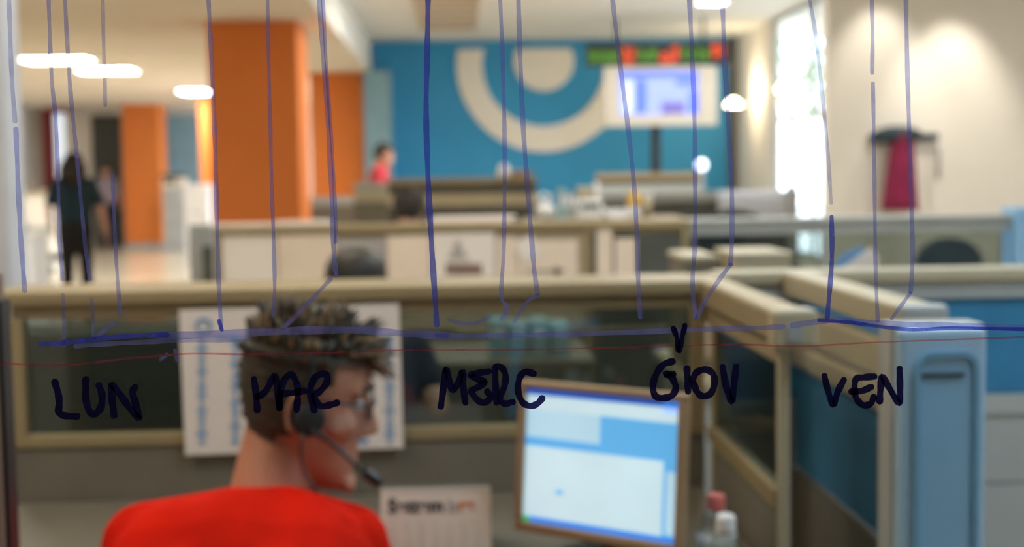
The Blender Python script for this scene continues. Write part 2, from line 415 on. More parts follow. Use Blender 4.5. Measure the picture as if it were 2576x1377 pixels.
# downlights washing the facing wall, wall lamp by the window
def downlight(x, y, z, energy, label, ang=62, aim=(0, .35, -1), col=(1, .89, .74)):
    t = thing('downlight', label, 'downlight', (x, y, z), 'recessed downlights')
    bm = bmesh.new(); lathe(bm, (x, y, z - .03), [(.05, 0), (.075, 0), (.08, .03), (.05, .03)]); obj('trim_ring', bm, 'white_plastic', t)
    bm = bmesh.new(); lathe(bm, (x, y, z - .012), [(.048, 0), (.048, .01)]); obj('lamp_face', bm, 'lit_panel', t)
    l = bpy.data.lights.new('downlight_beam', 'SPOT'); l.energy = energy; l.spot_size = math.radians(ang); l.spot_blend = .8; l.color = col; l.shadow_soft_size = .05
    lo = link(bpy.data.objects.new('downlight_beam', l)); lo.location = (x, y, z - .05)
    lo.rotation_euler = Vector(aim).to_track_quat('-Z', 'Y').to_euler()
p = P(2430, 150, 12.0); downlight(p.x, 11.75, ZR, 140, 'ceiling downlight above the right end of the coat wall')
p = P(2270, 150, 12.0); downlight(p.x - .1, 11.9, ZR, 70, 'ceiling downlight above the coat rail')
p = P(1885, 230, 19.0)
wl = thing('wall_lamp', 'small warm lamp fixed to the wall right of the blue wall', 'lamp', (XWIN, 18.9, p.z))
bm = bmesh.new(); tube(bm, [(XWIN, 18.9, 2.30), (XWIN - .16, 18.9, 2.30), (XWIN - .30, 18.9, 2.33)], .012, 8); obj('arm', bm, 'silver', wl)
bm = bmesh.new(); lathe(bm, (XWIN - .32, 18.9, 2.28), [(.03, .1), (.06, .08), (.12, .0), (.10, .0), (.03, .07)]); obj('shade', bm, 'lit_warm', wl)
l = bpy.data.lights.new('wall_lamp_beam', 'POINT'); l.energy = 26; l.color = (1, .78, .5); l.shadow_soft_size = .05
lo = link(bpy.data.objects.new('wall_lamp_beam', l)); lo.location = (XWIN - .22, 18.8, 2.5)

# outside: a tree beyond the window
tr = thing('tree', 'pale leafy tree outside the tall window', 'tree', (6.6, 23.5, -.15))
bm = bmesh.new(); tube(bm, [(6.6, 23.5, -.15), (6.65, 23.5, 1.4), (6.5, 23.6, 2.8), (6.7, 23.4, 4)], [.16, .12, .09, .04], 8); tube(bm, [(6.62, 23.5, 1.6), (6.2, 23.2, 2.5), (6.0, 23, 3.2)], [.07, .05, .03], 6)
obj('trunk', bm, 'bark', tr)
bm = bmesh.new(); rnd = random.Random(3)
for k in range(420):
    th, rr = rnd.random() * 2 * PI, rnd.random() ** .5 * 1.3
    c = Vector((6.5 + rr * math.cos(th), 23.5 + rr * math.sin(th), 2.2 + rnd.random() * 2.2)); s = .10 + .1 * rnd.random()
    q = Matrix.Rotation(rnd.random() * 6, 4, Vector((rnd.random() - .5, rnd.random() - .5, rnd.random() - .5)).normalized())
    vs = [bm.verts.new(c + q @ Vector(v)) for v in ((-s, 0, 0), (0, -s * .5, .02), (s, 0, 0), (0, s * .5, .02))]; bm.faces.new(vs)
o = obj('foliage', bm, 'leaf', tr); o['kind'] = 'stuff'

# ================================================================== PARTITIONS
ZP = 1.13
def rail_x(name, m, par, x0, x1, y0, y1, z0, z1, bev=.004): return box(name, m, par, x0, x1, y0, y1, z0, z1, bev)
# -- A: partition with the poster, right behind the desk
YA = 2.75
xa0, xa1 = P(26, 900, YA).x, .505
A = thing('office_partition', 'beige framed partition with dark glass and a white poster behind the man', 'partition', ((xa0 + xa1) / 2, YA + .1, 0))
box('top_ledge', 'frame_beige', A, xa0 - .05, xa1, YA - .005, YA + .22, ZP - .028, ZP, .005)
box('top_rail', 'frame_beige', A, xa0, xa1, YA + .01, YA + .04, ZP - .056, ZP - .028, .003)
zg0, zg1 = P(600, 1086, YA).z, ZP - .056
box('bottom_rail', 'frame_beige', A, xa0, xa1, YA, YA + .04, zg0 - .026, zg0, .003)
box('stile', 'frame_beige', A, xa0, xa0 + .026, YA, YA + .04, zg0, zg1, .003)
box('stile', 'frame_beige', A, xa1 - .03, xa1, YA, YA + .04, zg0, zg1, .003)
box('glass_pane', 'panel_glass', A, xa0 + .026, xa1 - .03, YA + .015, YA + .023, zg0, zg1)
box('lower_panel', 'panel_grey', A, xa0, xa1, YA + .005, YA + .035, .02, zg0 - .026, .003)
for xx in (xa0 + .03, xa1 - .06): box('foot', 'frame_grey', A, xx, xx + .04, YA - .003, YA + .18, 0, .02, .004)
# -- side partition G1 (depth direction) with glass
G1 = thing('side_partition', 'beige glass side partition ending in a thin upright post beside the monitor', 'partition', (.52, 2.4, 0))
g0, g1 = 2.13, YA + .2
box('top_cap', 'frame_beige', G1, .497, .560, g0 - .01, g1, ZP - .052, ZP, .007)
box('under_rail', 'frame_beige', G1, .508, .532, g0 + .022, g1, ZP - .088, ZP - .062, .003)
box('end_block', 'frame_cream', G1, .494, .566, g0 - .03, g0 + .02, ZP - .060, ZP + .003, .008)
box('socket', 'grey_plastic', G1, .515, .54, g0 - .033, g0 - .028, ZP - .048, ZP - .02, .001)
box('post', 'frame_cream', G1, .510, .528, g0, g0 + .02, 0, ZP - .06, .003)
box('post', 'frame_beige', G1, .510, .528, YA - .06, YA - .03, 0, ZP - .06, .003)
box('lower_rail', 'frame_beige', G1, .506, .532, g0 + .022, YA - .01, .80, .835, .003)
box('glass_pane', 'panel_glass', G1, .515, .521, g0 + .02, YA - .06, .835, ZP - .088)
box('lower_panel', 'panel_grey', G1, .512, .526, g0 + .02, YA - .06, .02, .80)
# -- second side partition G2
G2 = thing('side_partition', 'cream slatted side partition with a T shaped end behind the blue column', 'partition', (.75, 2.5, 0))
h0, h1 = 2.17, 2.95
box('top_cap', 'frame_cream', G2, .715, .785, h0, h1, ZP - .05, ZP, .007)
box('end_block', 'frame_grey', G2, .712, .790, h0 - .03, h0 + .01, ZP - .056, ZP + .002, .007)
box('end_post', 'frame_cream', G2, .728, .772, h0 - .02, h0 + .02, 0, ZP - .056, .004)
for k, (z0, z1) in enumerate(((.985, 1.055), (.925, .975))):
    box('slat', 'frame_cream', G2, .730, .765, h0 + .02, h1, z0, z1, .008)
box('fabric_panel', 'panel_blue', G2, .742, .754, h0 + .02, h1, .70, .92)
box('lower_panel', 'panel_grey', G2, .738, .758, h0 + .02, h1, .02, .69)
# -- F: partition to the right with blue fabric
YFp = 2.95
Fp = thing('office_partition', 'pale framed partition with blue fabric at the right behind the blue column', 'partition', (1.3, YFp, 0))
box('top_ledge', 'frame_cream', Fp, .57, 2.1, YFp - .002, YFp + .1, ZP - .028, ZP, .005)
box('top_rail', 'frame_grey', Fp, .57, 2.1, YFp + .01, YFp + .04, ZP - .052, ZP - .03, .003)
box('top_rail', 'frame_grey', Fp, .57, 2.1, YFp, YFp + .04, ZP - .066, ZP - .054, .003)
box('fabric_panel', 'panel_blue', Fp, .57, 2.1, YFp + .012, YFp + .04, .845, ZP - .066, .004)
box('middle_rail', 'frame_grey', Fp, .57, 2.1, YFp, YFp + .045, .80, .845, .003)
for z0, z1 in ((.645, .80), (.02, .64)): box('lower_panel', 'frame_grey', Fp, .57, 2.1, YFp + .008, YFp + .04, z0, z1, .003)
for xx in (1.30, 1.46): box('cover_strip', 'frame_grey', Fp, xx, xx + .014, YFp, YFp + .03, .845, ZP - .066, .002)
# -- B: long partition in the middle of the room
YBp = 6.4
b0, b1, b2 = P(540, 600, YBp).x, P(1735, 600, YBp).x, P(2545, 600, YBp).x
B = thing('office_partition', 'long beige partition with papers pinned on it in the middle of the room', 'partition', ((b0 + b1) / 2, YBp, 0))
box('top_ledge', 'frame_beige', B, b0, b1, YBp - .01, YBp + .2, ZP - .035, ZP, .006)
box('top_rail', 'frame_beige', B, b0, b1, YBp + .02, YBp + .06, ZP - .06, ZP - .035, .004)
xb_m = P(1470, 600, YBp).x
box('fabric_panel', 'panel_beige', B, b0 + .03, xb_m, YBp + .022, YBp + .05, .62, ZP - .06, .004)
box('fabric_panel', 'panel_dark', B, xb_m + .03, b1, YBp + .022, YBp + .05, .62, ZP - .06, .004)
for xx in (b0, xb_m, b1 - .035): box('post', 'frame_beige', B, xx, xx + .032, YBp, YBp + .06, 0, ZP - .035, .004)
box('lower_panel', 'panel_dark', B, b0 + .03, b1 - .03, YBp + .022, YBp + .05, .02, .60, .004)
B2 = thing('office_partition', 'long pale partition with clear glass across the right of the room', 'partition', ((b1 + b2) / 2, YBp, 0))
box('top_ledge', 'frame_grey', B2, b1 + .002, b2, YBp - .01, YBp + .2, ZP - .022, ZP, .006)
box('top_rail', 'frame_grey', B2, b1 + .002, b2, YBp + .02, YBp + .06, ZP - .075, ZP - .024, .004)
box('glass_pane', 'panel_glass', B2, b1 + .035, b2 - .03, YBp + .035, YBp + .043, .50, ZP - .075)
box('lower_panel', 'panel_blue', B2, b1 + .035, b2 - .03, YBp + .022, YBp + .05, .02, .50, .004)
for k, xx in enumerate((P(2072, 620, YBp).x, b2 - .03)): box('post', 'frame_grey' if k == 0 else 'blue_metal_dark', B2, xx, xx + .03, YBp + .02, YBp + .06, 0, ZP - .075, .004)
t = box('partition_column', 'blue_metal_dark', None, b2 + .005, b2 + .20, YBp - .02, YBp + .15, 0, P(2560, 522, YBp).z, .01)
tag(t, 'grey blue square column closing the glass partition at the right edge', 'partition column')
a, b = P(474, 600, 6.9).x, P(536, 600, 6.9).x
t = thing('end_column', 'dark grey upright end column left of the pinned papers', 'partition column', ((a + b) / 2, 6.95, 0))
box('body', 'grey_plastic', t, a, b, 6.9, 7.05, 0, P(500, 566, 6.9).z, .008)
box('cover_strip', 'panel_dark', t, a + .07, b - .005, 6.893, 6.9, .1, P(500, 620, 6.9).z, .002)
lc = thing('low_cabinet', 'dark low cabinet added to darken the view through the glass left of the poster', 'cabinet', (-1.0, 3.7, 0))  # made-up cabinet, put here to darken what shows behind the glass
box('body', 'panel_dark', lc, -1.85, -.62, 3.30, 3.55, 0, .98, .004)
for k in range(3): box('door', ('panel_dark', 'panel_grey', 'panel_dark')[k], lc, -1.84 + .405 * k, -1.84 + .405 * (k + 1) - .01, 3.285, 3.30, .05, .93, .003)
# -- far partitions
def far_partition(px0, px1, Y, ztop, label, bands, depth=.08):
    a, b = P(px0, 480, Y).x, P(px1, 480, Y).x
    t = thing('far_partition', label, 'partition', ((a + b) / 2, Y, 0), 'far partitions')
    z = ztop
    for nm, m, h in bands:
        box(nm, m, t, a, b, Y - (.02 if 'rail' in nm else 0), Y + depth, max(0, z - h), z, .004); z -= h
        if z <= 0: break
    return a, b
far_partition(975, 1350, 14.0, 1.335, 'far partition with a beige rail in front of the blue wall left', (('top_rail', 'frame_beige', .06), ('panel', 'panel_dark', .1), ('middle_rail', 'frame_cream', .13), ('lower_panel', 'panel_dark', 2)))
far_partition(1500, 1770, 15.2, 1.36, 'far partition under the hanging screen', (('top_rail', 'frame_beige', .07), ('panel', 'panel_dark', .06), ('middle_rail', 'frame_grey', .1), ('lower_panel', 'panel_dark', 2)))
far_partition(765, 975, 16.4, 1.13, 'low far partition with a grey rail below the second orange column', (('top_rail', 'frame_grey', .10), ('lower_panel', 'panel_grey', 2)))
far_partition(1505, 2010, 13.2, 1.17, 'far partition with a pale blue rail leading to the window', (('top_rail', 'frame_grey', .09), ('lower_panel', 'panel_dark', 2)))
far_partition(890, 975, 12.2, 1.31, 'short grey partition below the person in pink', (('top_rail', 'frame_grey', .05), ('panel', 'frame_cream', .12), ('lower_panel', 'panel_grey', 2)))
a = P(1815, 480, 13.0); b = P(1990, 545, 13.0)
tag(box('notice_board', 'paper_thin', None, a.x, b.x, 13.12, 13.16, b.z - .1, a.z, .004), 'white board on the far partition in front of the window', 'board')
box('board_post', 'frame_grey', bpy.data.objects['notice_board'], b.x, b.x + .08, 13.1, 13.17, 0, a.z + .05, .004)

# ================================================================== DESK AND WHAT IS ON IT
ZD = .70
D = thing('desk', 'grey brown corner desk in front of the man', 'desk', (0, 2.5, 0))
bm = bmesh.new()
pts = [(-1.12, 2.27), (.02, 2.27), (.02, 1.45), (.497, 1.45), (.497, 2.745), (-1.12, 2.745)]
a_ = [bm.verts.new((x, y, ZD - .03)) for x, y in pts]; b_ = [bm.verts.new((x, y, ZD)) for x, y in pts]
bm.faces.new(a_[::-1]); bm.faces.new(b_)
for k in range(6): bm.faces.new((a_[k], a_[(k + 1) % 6], b_[(k + 1) % 6], b_[k]))
obj('desktop', bm, 'desk', D)
for x, y in ((-1.08, 2.32), (-1.08, 2.68), (.44, 1.5), (.06, 1.5), (.44, 2.68)): box('leg', 'frame_grey', D, x, x + .04, y, y + .04, 0, ZD - .03, .003)
# dark brown upright at the left edge of the picture
a, b = P(-60, 900, 1.75).x, P(-10, 1000, 1.75).x
t = thing('door_jamb', 'dark brown upright with a black groove at the left edge', 'post', (a, 1.75, 0))
box('upright', 'post_brown', t, a - .06, b, 1.75, 1.80, 0, P(10, 690, 1.75).z, .004)
box('groove', 'black_plastic', t, b, b + .006, 1.765, 1.80, 0, P(10, 760, 1.75).z)

# poster (A3 sheet with printed columns)
p0, p1 = P(467, 1140, YA), P(1006, 766, YA)
po = thing('poster', 'white sheet with blue printed columns pinned behind the man', 'poster', ((p0.x + p1.x) / 2, YA, p0.z))
Rp = Matrix.Translation(((p0.x + p1.x) / 2, 0, (p0.z + p1.z) / 2)) @ Matrix.Rotation(math.radians(-.6), 4, 'Y') @ Matrix.Translation((-(p0.x + p1.x) / 2, 0, -(p0.z + p1.z) / 2))
box('sheet', 'paper', po, p0.x, p1.x, YA - .012, YA - .009, p0.z, p1.z, 0, Rp)
def print_px(m, px0, px1, py0, py1, Y, par, name='printed_block'):
    a, b = P(px0, py1, Y), P(px1, py0, Y); return box(name, m, par, a.x, b.x, Y - .0006, Y, a.z, b.z)
Yp = YA - .0125
for cx_ in (508, 592, 915, 980):
    for k in range(14):
        y0 = 852 + k * 19.5; w = 9 + 4 * math.sin(k * 2.3 + cx_)
        print_px('print_blue', cx_ - w, cx_ + w, y0, y0 + 13, Yp, po)
bm = bmesh.new(); c = P(512, 820, Yp); tube(bm, [c + Vector((0.014 * math.cos(2 * PI * k / 24), 0, .014 * math.sin(2 * PI * k / 24))) for k in range(25)], .0035, 6); obj('printed_seal', bm, 'print_blue', po)
for k, (a, b) in enumerate(((545, 600), (620, 700), (880, 990))): print_px('print_blue', a, b, 846, 853, Yp, po, 'printed_line')

# monitor: 15 inch, turned towards the man
mc = P(1508, 1166, 2.19)
RM = Matrix.Translation(mc) @ Matrix.Rotation(math.radians(-37), 4, 'Z') @ Matrix.Rotation(math.radians(-5), 4, 'X')
def quad_fit(tl, tr, bl, br, Yl, Yr): return [P(*tl, Yl), P(*tr, Yr), P(*br, Yr), P(*bl, Yl)]
mo = thing('monitor', 'flat computer monitor showing a pale blue window, tan bezel', 'monitor', (mc.x, mc.y, ZD))
W2, H2 = .146, .1135
def mbox(name, m, x0, x1, z0, z1, y0, y1, par=mo, bev=0.0): return box(name, m, par, x0, x1, y0, y1, z0, z1, bev, RM)
bz = .013
mbox('bezel', 'bezel_tan', -W2 - bz, W2 + bz, H2, H2 + bz, -.012, .012, bev=.004)
mbox('bezel', 'bezel_tan', -W2 - bz, W2 + bz, -H2 - bz * 1.3, -H2, -.012, .012, bev=.004)
mbox('bezel', 'bezel_tan', -W2 - bz, -W2, -H2, H2, -.012, .012, bev=.003)
mbox('bezel', 'bezel_tan', W2, W2 + bz, -H2, H2, -.012, .012, bev=.003)
sc = mbox('screen', 'mon_blue', -W2, W2, -H2, H2, -.002, .01)
def scr(m, u0, u1, v0, v1, lift=.0005): # u left->right 0..1, v top->bottom 0..1
    o = mbox('screen_area', m, -W2 + 2 * W2 * u0, -W2 + 2 * W2 * u1, H2 - 2 * H2 * v1, H2 - 2 * H2 * v0, -.002 - lift, -.002, par=sc); return o
scr('mon_navy', 0, .90, 0, .045); scr('mon_bar', .9, 1, 0, .09); scr('mon_white', 0, .99, .05, .155)
scr('mon_pale', 0, .5, .155, .36); scr('mon_blue', 0, .52, .36, .40, .001); scr('mon_white', 0, .91, .43, .955)
scr('mon_blue', .22, .27, .735, .765, .001); scr('mon_bar', .04, 1, .96, 1); scr('mon_green', 0, .05, .96, 1); scr('mon_pale', .93, 1, .5, .94)
mbox('back_shell', 'bezel_tan', -.12, .12, -.09, .09, .012, .05, bev=.015)
bm = bmesh.new(); tube(bm, [mc + Vector((.03, .05, -.08)), (mc.x + .03, mc.y + .06, ZD + .015)], .022, 12); obj('neck', bm, 'black_plastic', mo)
bm = bmesh.new(); lathe(bm, (mc.x + .02, mc.y + .04, ZD), [(.10, 0), (.10, .008), (.04, .016)], 24); obj('base', bm, 'black_plastic', mo, True)

# desk calendar
c0, c1 = P(957, 1228, 2.33), P(1233, 1228, 2.33)
ca = thing('desk_calendar', 'spiral bound paper desk calendar headed Settembre', 'calendar', ((c0.x + c1.x) / 2, 2.36, ZD))
def tent(m, off, ytop, ybot, zt):
    bm = bmesh.new()
    v = [(c0.x, ytop, zt), (c1.x, ytop, zt), (c1.x, ybot, ZD + .001), (c0.x, ybot, ZD + .001)]
    a = [bm.verts.new(q) for q in v]; b = [bm.verts.new((q[0], q[1] + off, q[2])) for q in v]
    bm.faces.new(a); bm.faces.new(b[::-1])
    for k in range(4): bm.faces.new((a[k], a[(k + 1) % 4], b[(k + 1) % 4], b[k]))
    return bm
zt = c0.z - .004
obj('front_leaf', tent('paper_warm', .003, 2.33, 2.295, zt), 'paper_warm', ca); obj('back_leaf', tent('paper_warm', .003, 2.335, 2.42, zt), 'paper', ca)
bm = bmesh.new()
for k in range(22):
    x = c0.x + .006 + k * (c1.x - c0.x - .012) / 21
    tube(bm, [(x, 2.333 + .006 * math.cos(q), zt + .006 * math.sin(q)) for q in [2 * PI * j / 8 for j in range(9)]], .0008, 5)
o = obj('spiral', bm, 'grey_plastic', ca)
def lean(px, py):       # point on the leaning front leaf
    z = P(px, py, 2.325).z; y = 2.33 - (zt - z) / (zt - ZD) * .035; return P(px, py, y - .0008)
def text(body, size, m, px, py, par, name, bold=.0):
    cu = bpy.data.curves.new(name, 'FONT'); cu.body = body; cu.size = size; cu.offset = bold; cu.extrude = .0002
    o = bpy.data.objects.new(name, cu); link(o)
    dg = bpy.context.evaluated_depsgraph_get(); dg.update()
    me = bpy.data.meshes.new_from_object(o.evaluated_get(dg)); bpy.data.objects.remove(o)
    tilt = math.atan2(.035, zt - ZD)
    M = Matrix.Translation(lean(px, py)) @ Matrix.Rotation(PI / 2 - tilt, 4, 'X'); me.transform(M)
    me.materials.clear(); me.materials.append(MATS[m])
    o = link(bpy.data.objects.new(name, me)); o.parent = par; o.matrix_local = par.matrix_basis.inverted(); return o
text('Settem', .034, 'print_dark', 976, 1291, ca, 'month_name', .0012)
text('b', .034, 'paper_grey', 1126, 1289, ca, 'month_name', .0006)
text('re', .034, 'print_orange', 1152, 1287, ca, 'month_name', .0010)
for i in range(7):
    for j in range(5):
        if i + j * 7 > 29: continue
        text(str(1 + i + j * 7), .009, 'paper_grey', 985 + i * 35, 1322 + j * 20, ca, 'day_number')

# bottles
def bottle(px, py, Y, capm, label, h):
    top = P(px, py, Y); x, y = top.x, Y
    t = thing('water_bottle', label, 'bottle', (x, y, ZD), 'water bottles on the desk')
    H = top.z - ZD
    bm = bmesh.new(); r = .031
    lathe(bm, (x, y, ZD), [(r * .8, 0), (r, .006), (r, H * .28), (r * .92, H * .32), (r, H * .36), (r, H * .55), (r * .75, H * .72), (.0125, H * .82), (.0125, H * .9)], 24); obj('bottle_body', bm, 'bottle_glass', t, True)
    bm = bmesh.new(); lathe(bm, (x, y, ZD + H - .024), [(.0145, 0), (.015, .004), (.0145, .02), (.012, .024)], 20); obj('cap', bm, capm, t)
    bm = bmesh.new(); lathe(bm, (x, y, ZD + H - .032), [(.0165, 0), (.0165, .004), (.014, .005)], 20); obj('neck_ring', bm, 'clear_plastic', t)
    bm = bmesh.new(); lathe(bm, (x, y, ZD + H * .30), [(r + .0006, 0), (r + .0006, H * .24)], 24); obj('wrapper', bm, 'clear_plastic', t, True)
bottle(1801, 1244, 2.12, 'pink_cap', 'clear water bottle with a pink cap right of the monitor', .16)
bottle(1826, 1296, 1.98, 'white_plastic', 'clear water bottle with a white cap in front of the pink capped one', .16)

# blue cable column at right
cy0 = 1.90
x0, x1 = P(2262, 1000, cy0).x, P(2484, 1000, cy0).x; zt2 = P(2370, 826, cy0).z
t = thing('cable_column', 'slim pale blue metal column with a rounded inset panel and dark slot', 'column', ((x0 + x1) / 2, cy0, 0))
bm = bmesh.new(); bx(bm, x0, x1, cy0, cy0 + .075, 0, zt2, .008); obj('body', bm, 'blue_metal_light', t)
bm = bmesh.new(); bx(bm, x0 - .006, x1 + .004, cy0 + .02, cy0 + .082, 0, zt2 + .004, .006); obj('rear_shell', bm, 'frame_grey', t)
iw, ih = (x1 - x0) * .62, zt2 - .10
def ring_prism(outer, inner, y0, y1):
    bm = bmesh.new(); n = len(outer)
    L = [[bm.verts.new((p[0], y, p[1])) for p in q] for q, y in ((outer, y0), (inner, y0), (inner, y1), (outer, y1))]
    for q in range(4):
        for k in range(n): bm.faces.new((L[q][k], L[q][(k + 1) % n], L[(q + 1) % 4][(k + 1) % n], L[(q + 1) % 4][k]))
    return bm
ox, oz = x0 + (x1 - x0) * .22, .06
out_ = [(ox - .007 + p[0], oz - .007 + p[1]) for p in rbox(iw + .014, ih + .014, .026)]; in_ = [(ox + p[0], oz + p[1]) for p in rbox(iw, ih, .02)]
obj('rim', ring_prism(out_, in_, cy0 - .007, cy0 + .002), 'blue_metal', t)
bm = bmesh.new(); prism(bm, in_, cy0 - .002, cy0 + .001); obj('inset_panel', bm, 'blue_metal_dark', t)
bm = bmesh.new(); a, b = P(2318, 950, cy0), P(2424, 938, cy0); bx(bm, a.x, b.x, cy0 - .005, cy0 - .001, a.z, b.z, .001); obj('slot', bm, 'black_plastic', t)

# ================================================================== PEOPLE
HEAD = [(-.121, .080, .030, .016), (-.114, .092, .010, .030), (-.100, .098, -.012, .042), (-.080, .0985, -.034, .052), (-.060, .0985, -.054, .058), (-.040, .099, -.068, .063),
        (-.020, .100, -.080, .068), (0, .098, -.088, .072), (.020, .093, -.094, .075), (.034, .099, -.097, .077), (.048, .104, -.099, .078), (.070, .101, -.099, .078),
        (.090, .089, -.091, .073), (.108, .068, -.075, .061), (.121, .040, -.050, .042), (.129, .012, -.022, .018)]
def head_pt(i, t, off=0.0):
    z, xf, xb, hw = HEAD[i]; c = (xf + xb) / 2 * .6 + .4 * .0; 
    ct, st = math.cos(t), math.sin(t); e = .88
    x = c + (xf - c if ct > 0 else c - xb) * math.copysign(abs(ct) ** e, ct); y = hw * math.copysign(abs(st) ** e, st)
    n = Vector((x - c, y, z * .6)); n = n.normalized() if n.length > 1e-5 else Vector((0, 0, 1))
    return Vector((x, y, z)) + n * off
def head_mesh(bm, M, detail=True):
    n = 28; rings = []
    for i in range(len(HEAD)): rings.append([bm.verts.new(M @ head_pt(i, 2 * PI * k / n)) for k in range(n)])
    for a, b in zip(rings, rings[1:]):
        for k in range(n): bm.faces.new((a[k], a[(k + 1) % n], b[(k + 1) % n], b[k]))
    bm.faces.new(rings[0][::-1]); bm.faces.new(rings[-1])
    m3 = lambda *v: M @ Vector(v)
    cap(bm, m3(.098, 0, .028), m3(.118, 0, -.018), .0085, .0125); cap(bm, m3(.108, .012, -.024), m3(.108, -.012, -.024), .0085)
    cap(bm, m3(.096, .018, -.058), m3(.096, -.018, -.058), .0075); cap(bm, m3(.095, .016, -.069), m3(.095, -.016, -.069), .008)
    cap(bm, m3(.093, .02, -.106), m3(.093, -.02, -.106), .014)
    for s in (1, -1):
        cap(bm, m3(.093, s * .018, .040), m3(.082, s * .052, .040), .009)
        cap(bm, m3(.075, s * .05, -.012), m3(.055, s * .058, -.018), .017)
        pts = [m3(-.006 + .017 * math.cos(q), s * (.079 + .012 * (math.cos(q) < 0)), .004 + .031 * math.sin(q)) for q in [2 * PI * k / 12 for k in range(13)]]
        tube(bm, pts, .0055, 8, False)
        cap(bm, m3(-.004, s * .072, .015), m3(-.002, s * .074, -.012), .011)
def hair_mesh(bm, M, front=.083, nape=-.055, off=.012, spikes=0, rnd=None, long=0.0):
    n = 40; grid = []
    zs = []
    for i in range(len(HEAD) - 1):
        for q in range(3): zs.append((i, q / 3))
    zs.append((len(HEAD) - 1, 0))
    for i, q in zs:
        row = []
        for k in range(n):
            t = 2 * PI * k / n
            p = head_pt(i, t, off); 
            if q: p = p.lerp(head_pt(i + 1, t, off), q)
            p += p.normalized() * .004 * noise.noise(p * 60)
            row.append(p)
        grid.append(row)
    def inside(p):
        lim = front if p.x > .035 else (.045 if p.x > .012 else (.030 if p.x > -.018 else nape + max(0, (p.x + .075)) * .5))
        return p.z > lim
    V = {}
    def vert(r, k):
        k %= n
        if (r, k) not in V: V[(r, k)] = bm.verts.new(M @ grid[r][k])
        return V[(r, k)]
    for r in range(len(grid) - 1):
        for k in range(n):
            c = (grid[r][k] + grid[r + 1][(k + 1) % n]) / 2
            if inside(c): bm.faces.new((vert(r, k), vert(r, k + 1), vert(r + 1, k + 1), vert(r + 1, k)))
    top = [vert(len(grid) - 1, k) for k in range(n)]; bm.faces.new(top)
    return inside
def spike(bm, p, d, L, r, bend, n=5):
    pts = [p, p + d * L * .4 + bend * .15 * L, p + d * L * .75 + bend * .5 * L, p + d * L + bend * L]
    tube(bm, pts, [r, r * .85, r * .5, r * .06], n)

def hand(bm, w, d, side, up, s=1.0, curl=.35):
    # palm leaving the wrist w along d; side = thumb side, up = back of the hand
    w, d, side, up = Vector(w), Vector(d).normalized(), Vector(side).normalized(), Vector(up).normalized()
    for q in (-.026, -.009, .009, .026): cap(bm, w + side * q * s * .8, w + d * .075 * s + side * q * s, .0125 * s, .0115 * s, 10)
    for q, L in ((.028, .072), (.0095, .08), (-.0095, .074), (-.028, .058)):
        b = w + d * .082 * s + side * q * s
        m1 = b + (d * math.cos(curl * .5) - up * math.sin(curl * .5)) * L * .42 * s
        m2 = m1 + (d * math.cos(curl * 1.5) - up * math.sin(curl * 1.5)) * L * .33 * s
        m3_ = m2 + (d * math.cos(curl * 2.3) - up * math.sin(curl * 2.3)) * L * .25 * s
        cap(bm, b, m1, .0085 * s, .008 * s, 8); cap(bm, m1, m2, .008 * s, .0075 * s, 8); cap(bm, m2, m3_, .0075 * s, .0065 * s, 8)
    b = w + d * .02 * s + side * .03 * s; k1 = b + (d * .7 + side * .7 - up * .2).normalized() * .042 * s; k2 = k1 + (d * .95 + side * .2 - up * .25).normalized() * .03 * s
    cap(bm, b, k1, .012 * s, .0095 * s, 8); cap(bm, k1, k2, .0095 * s, .0075 * s, 8)

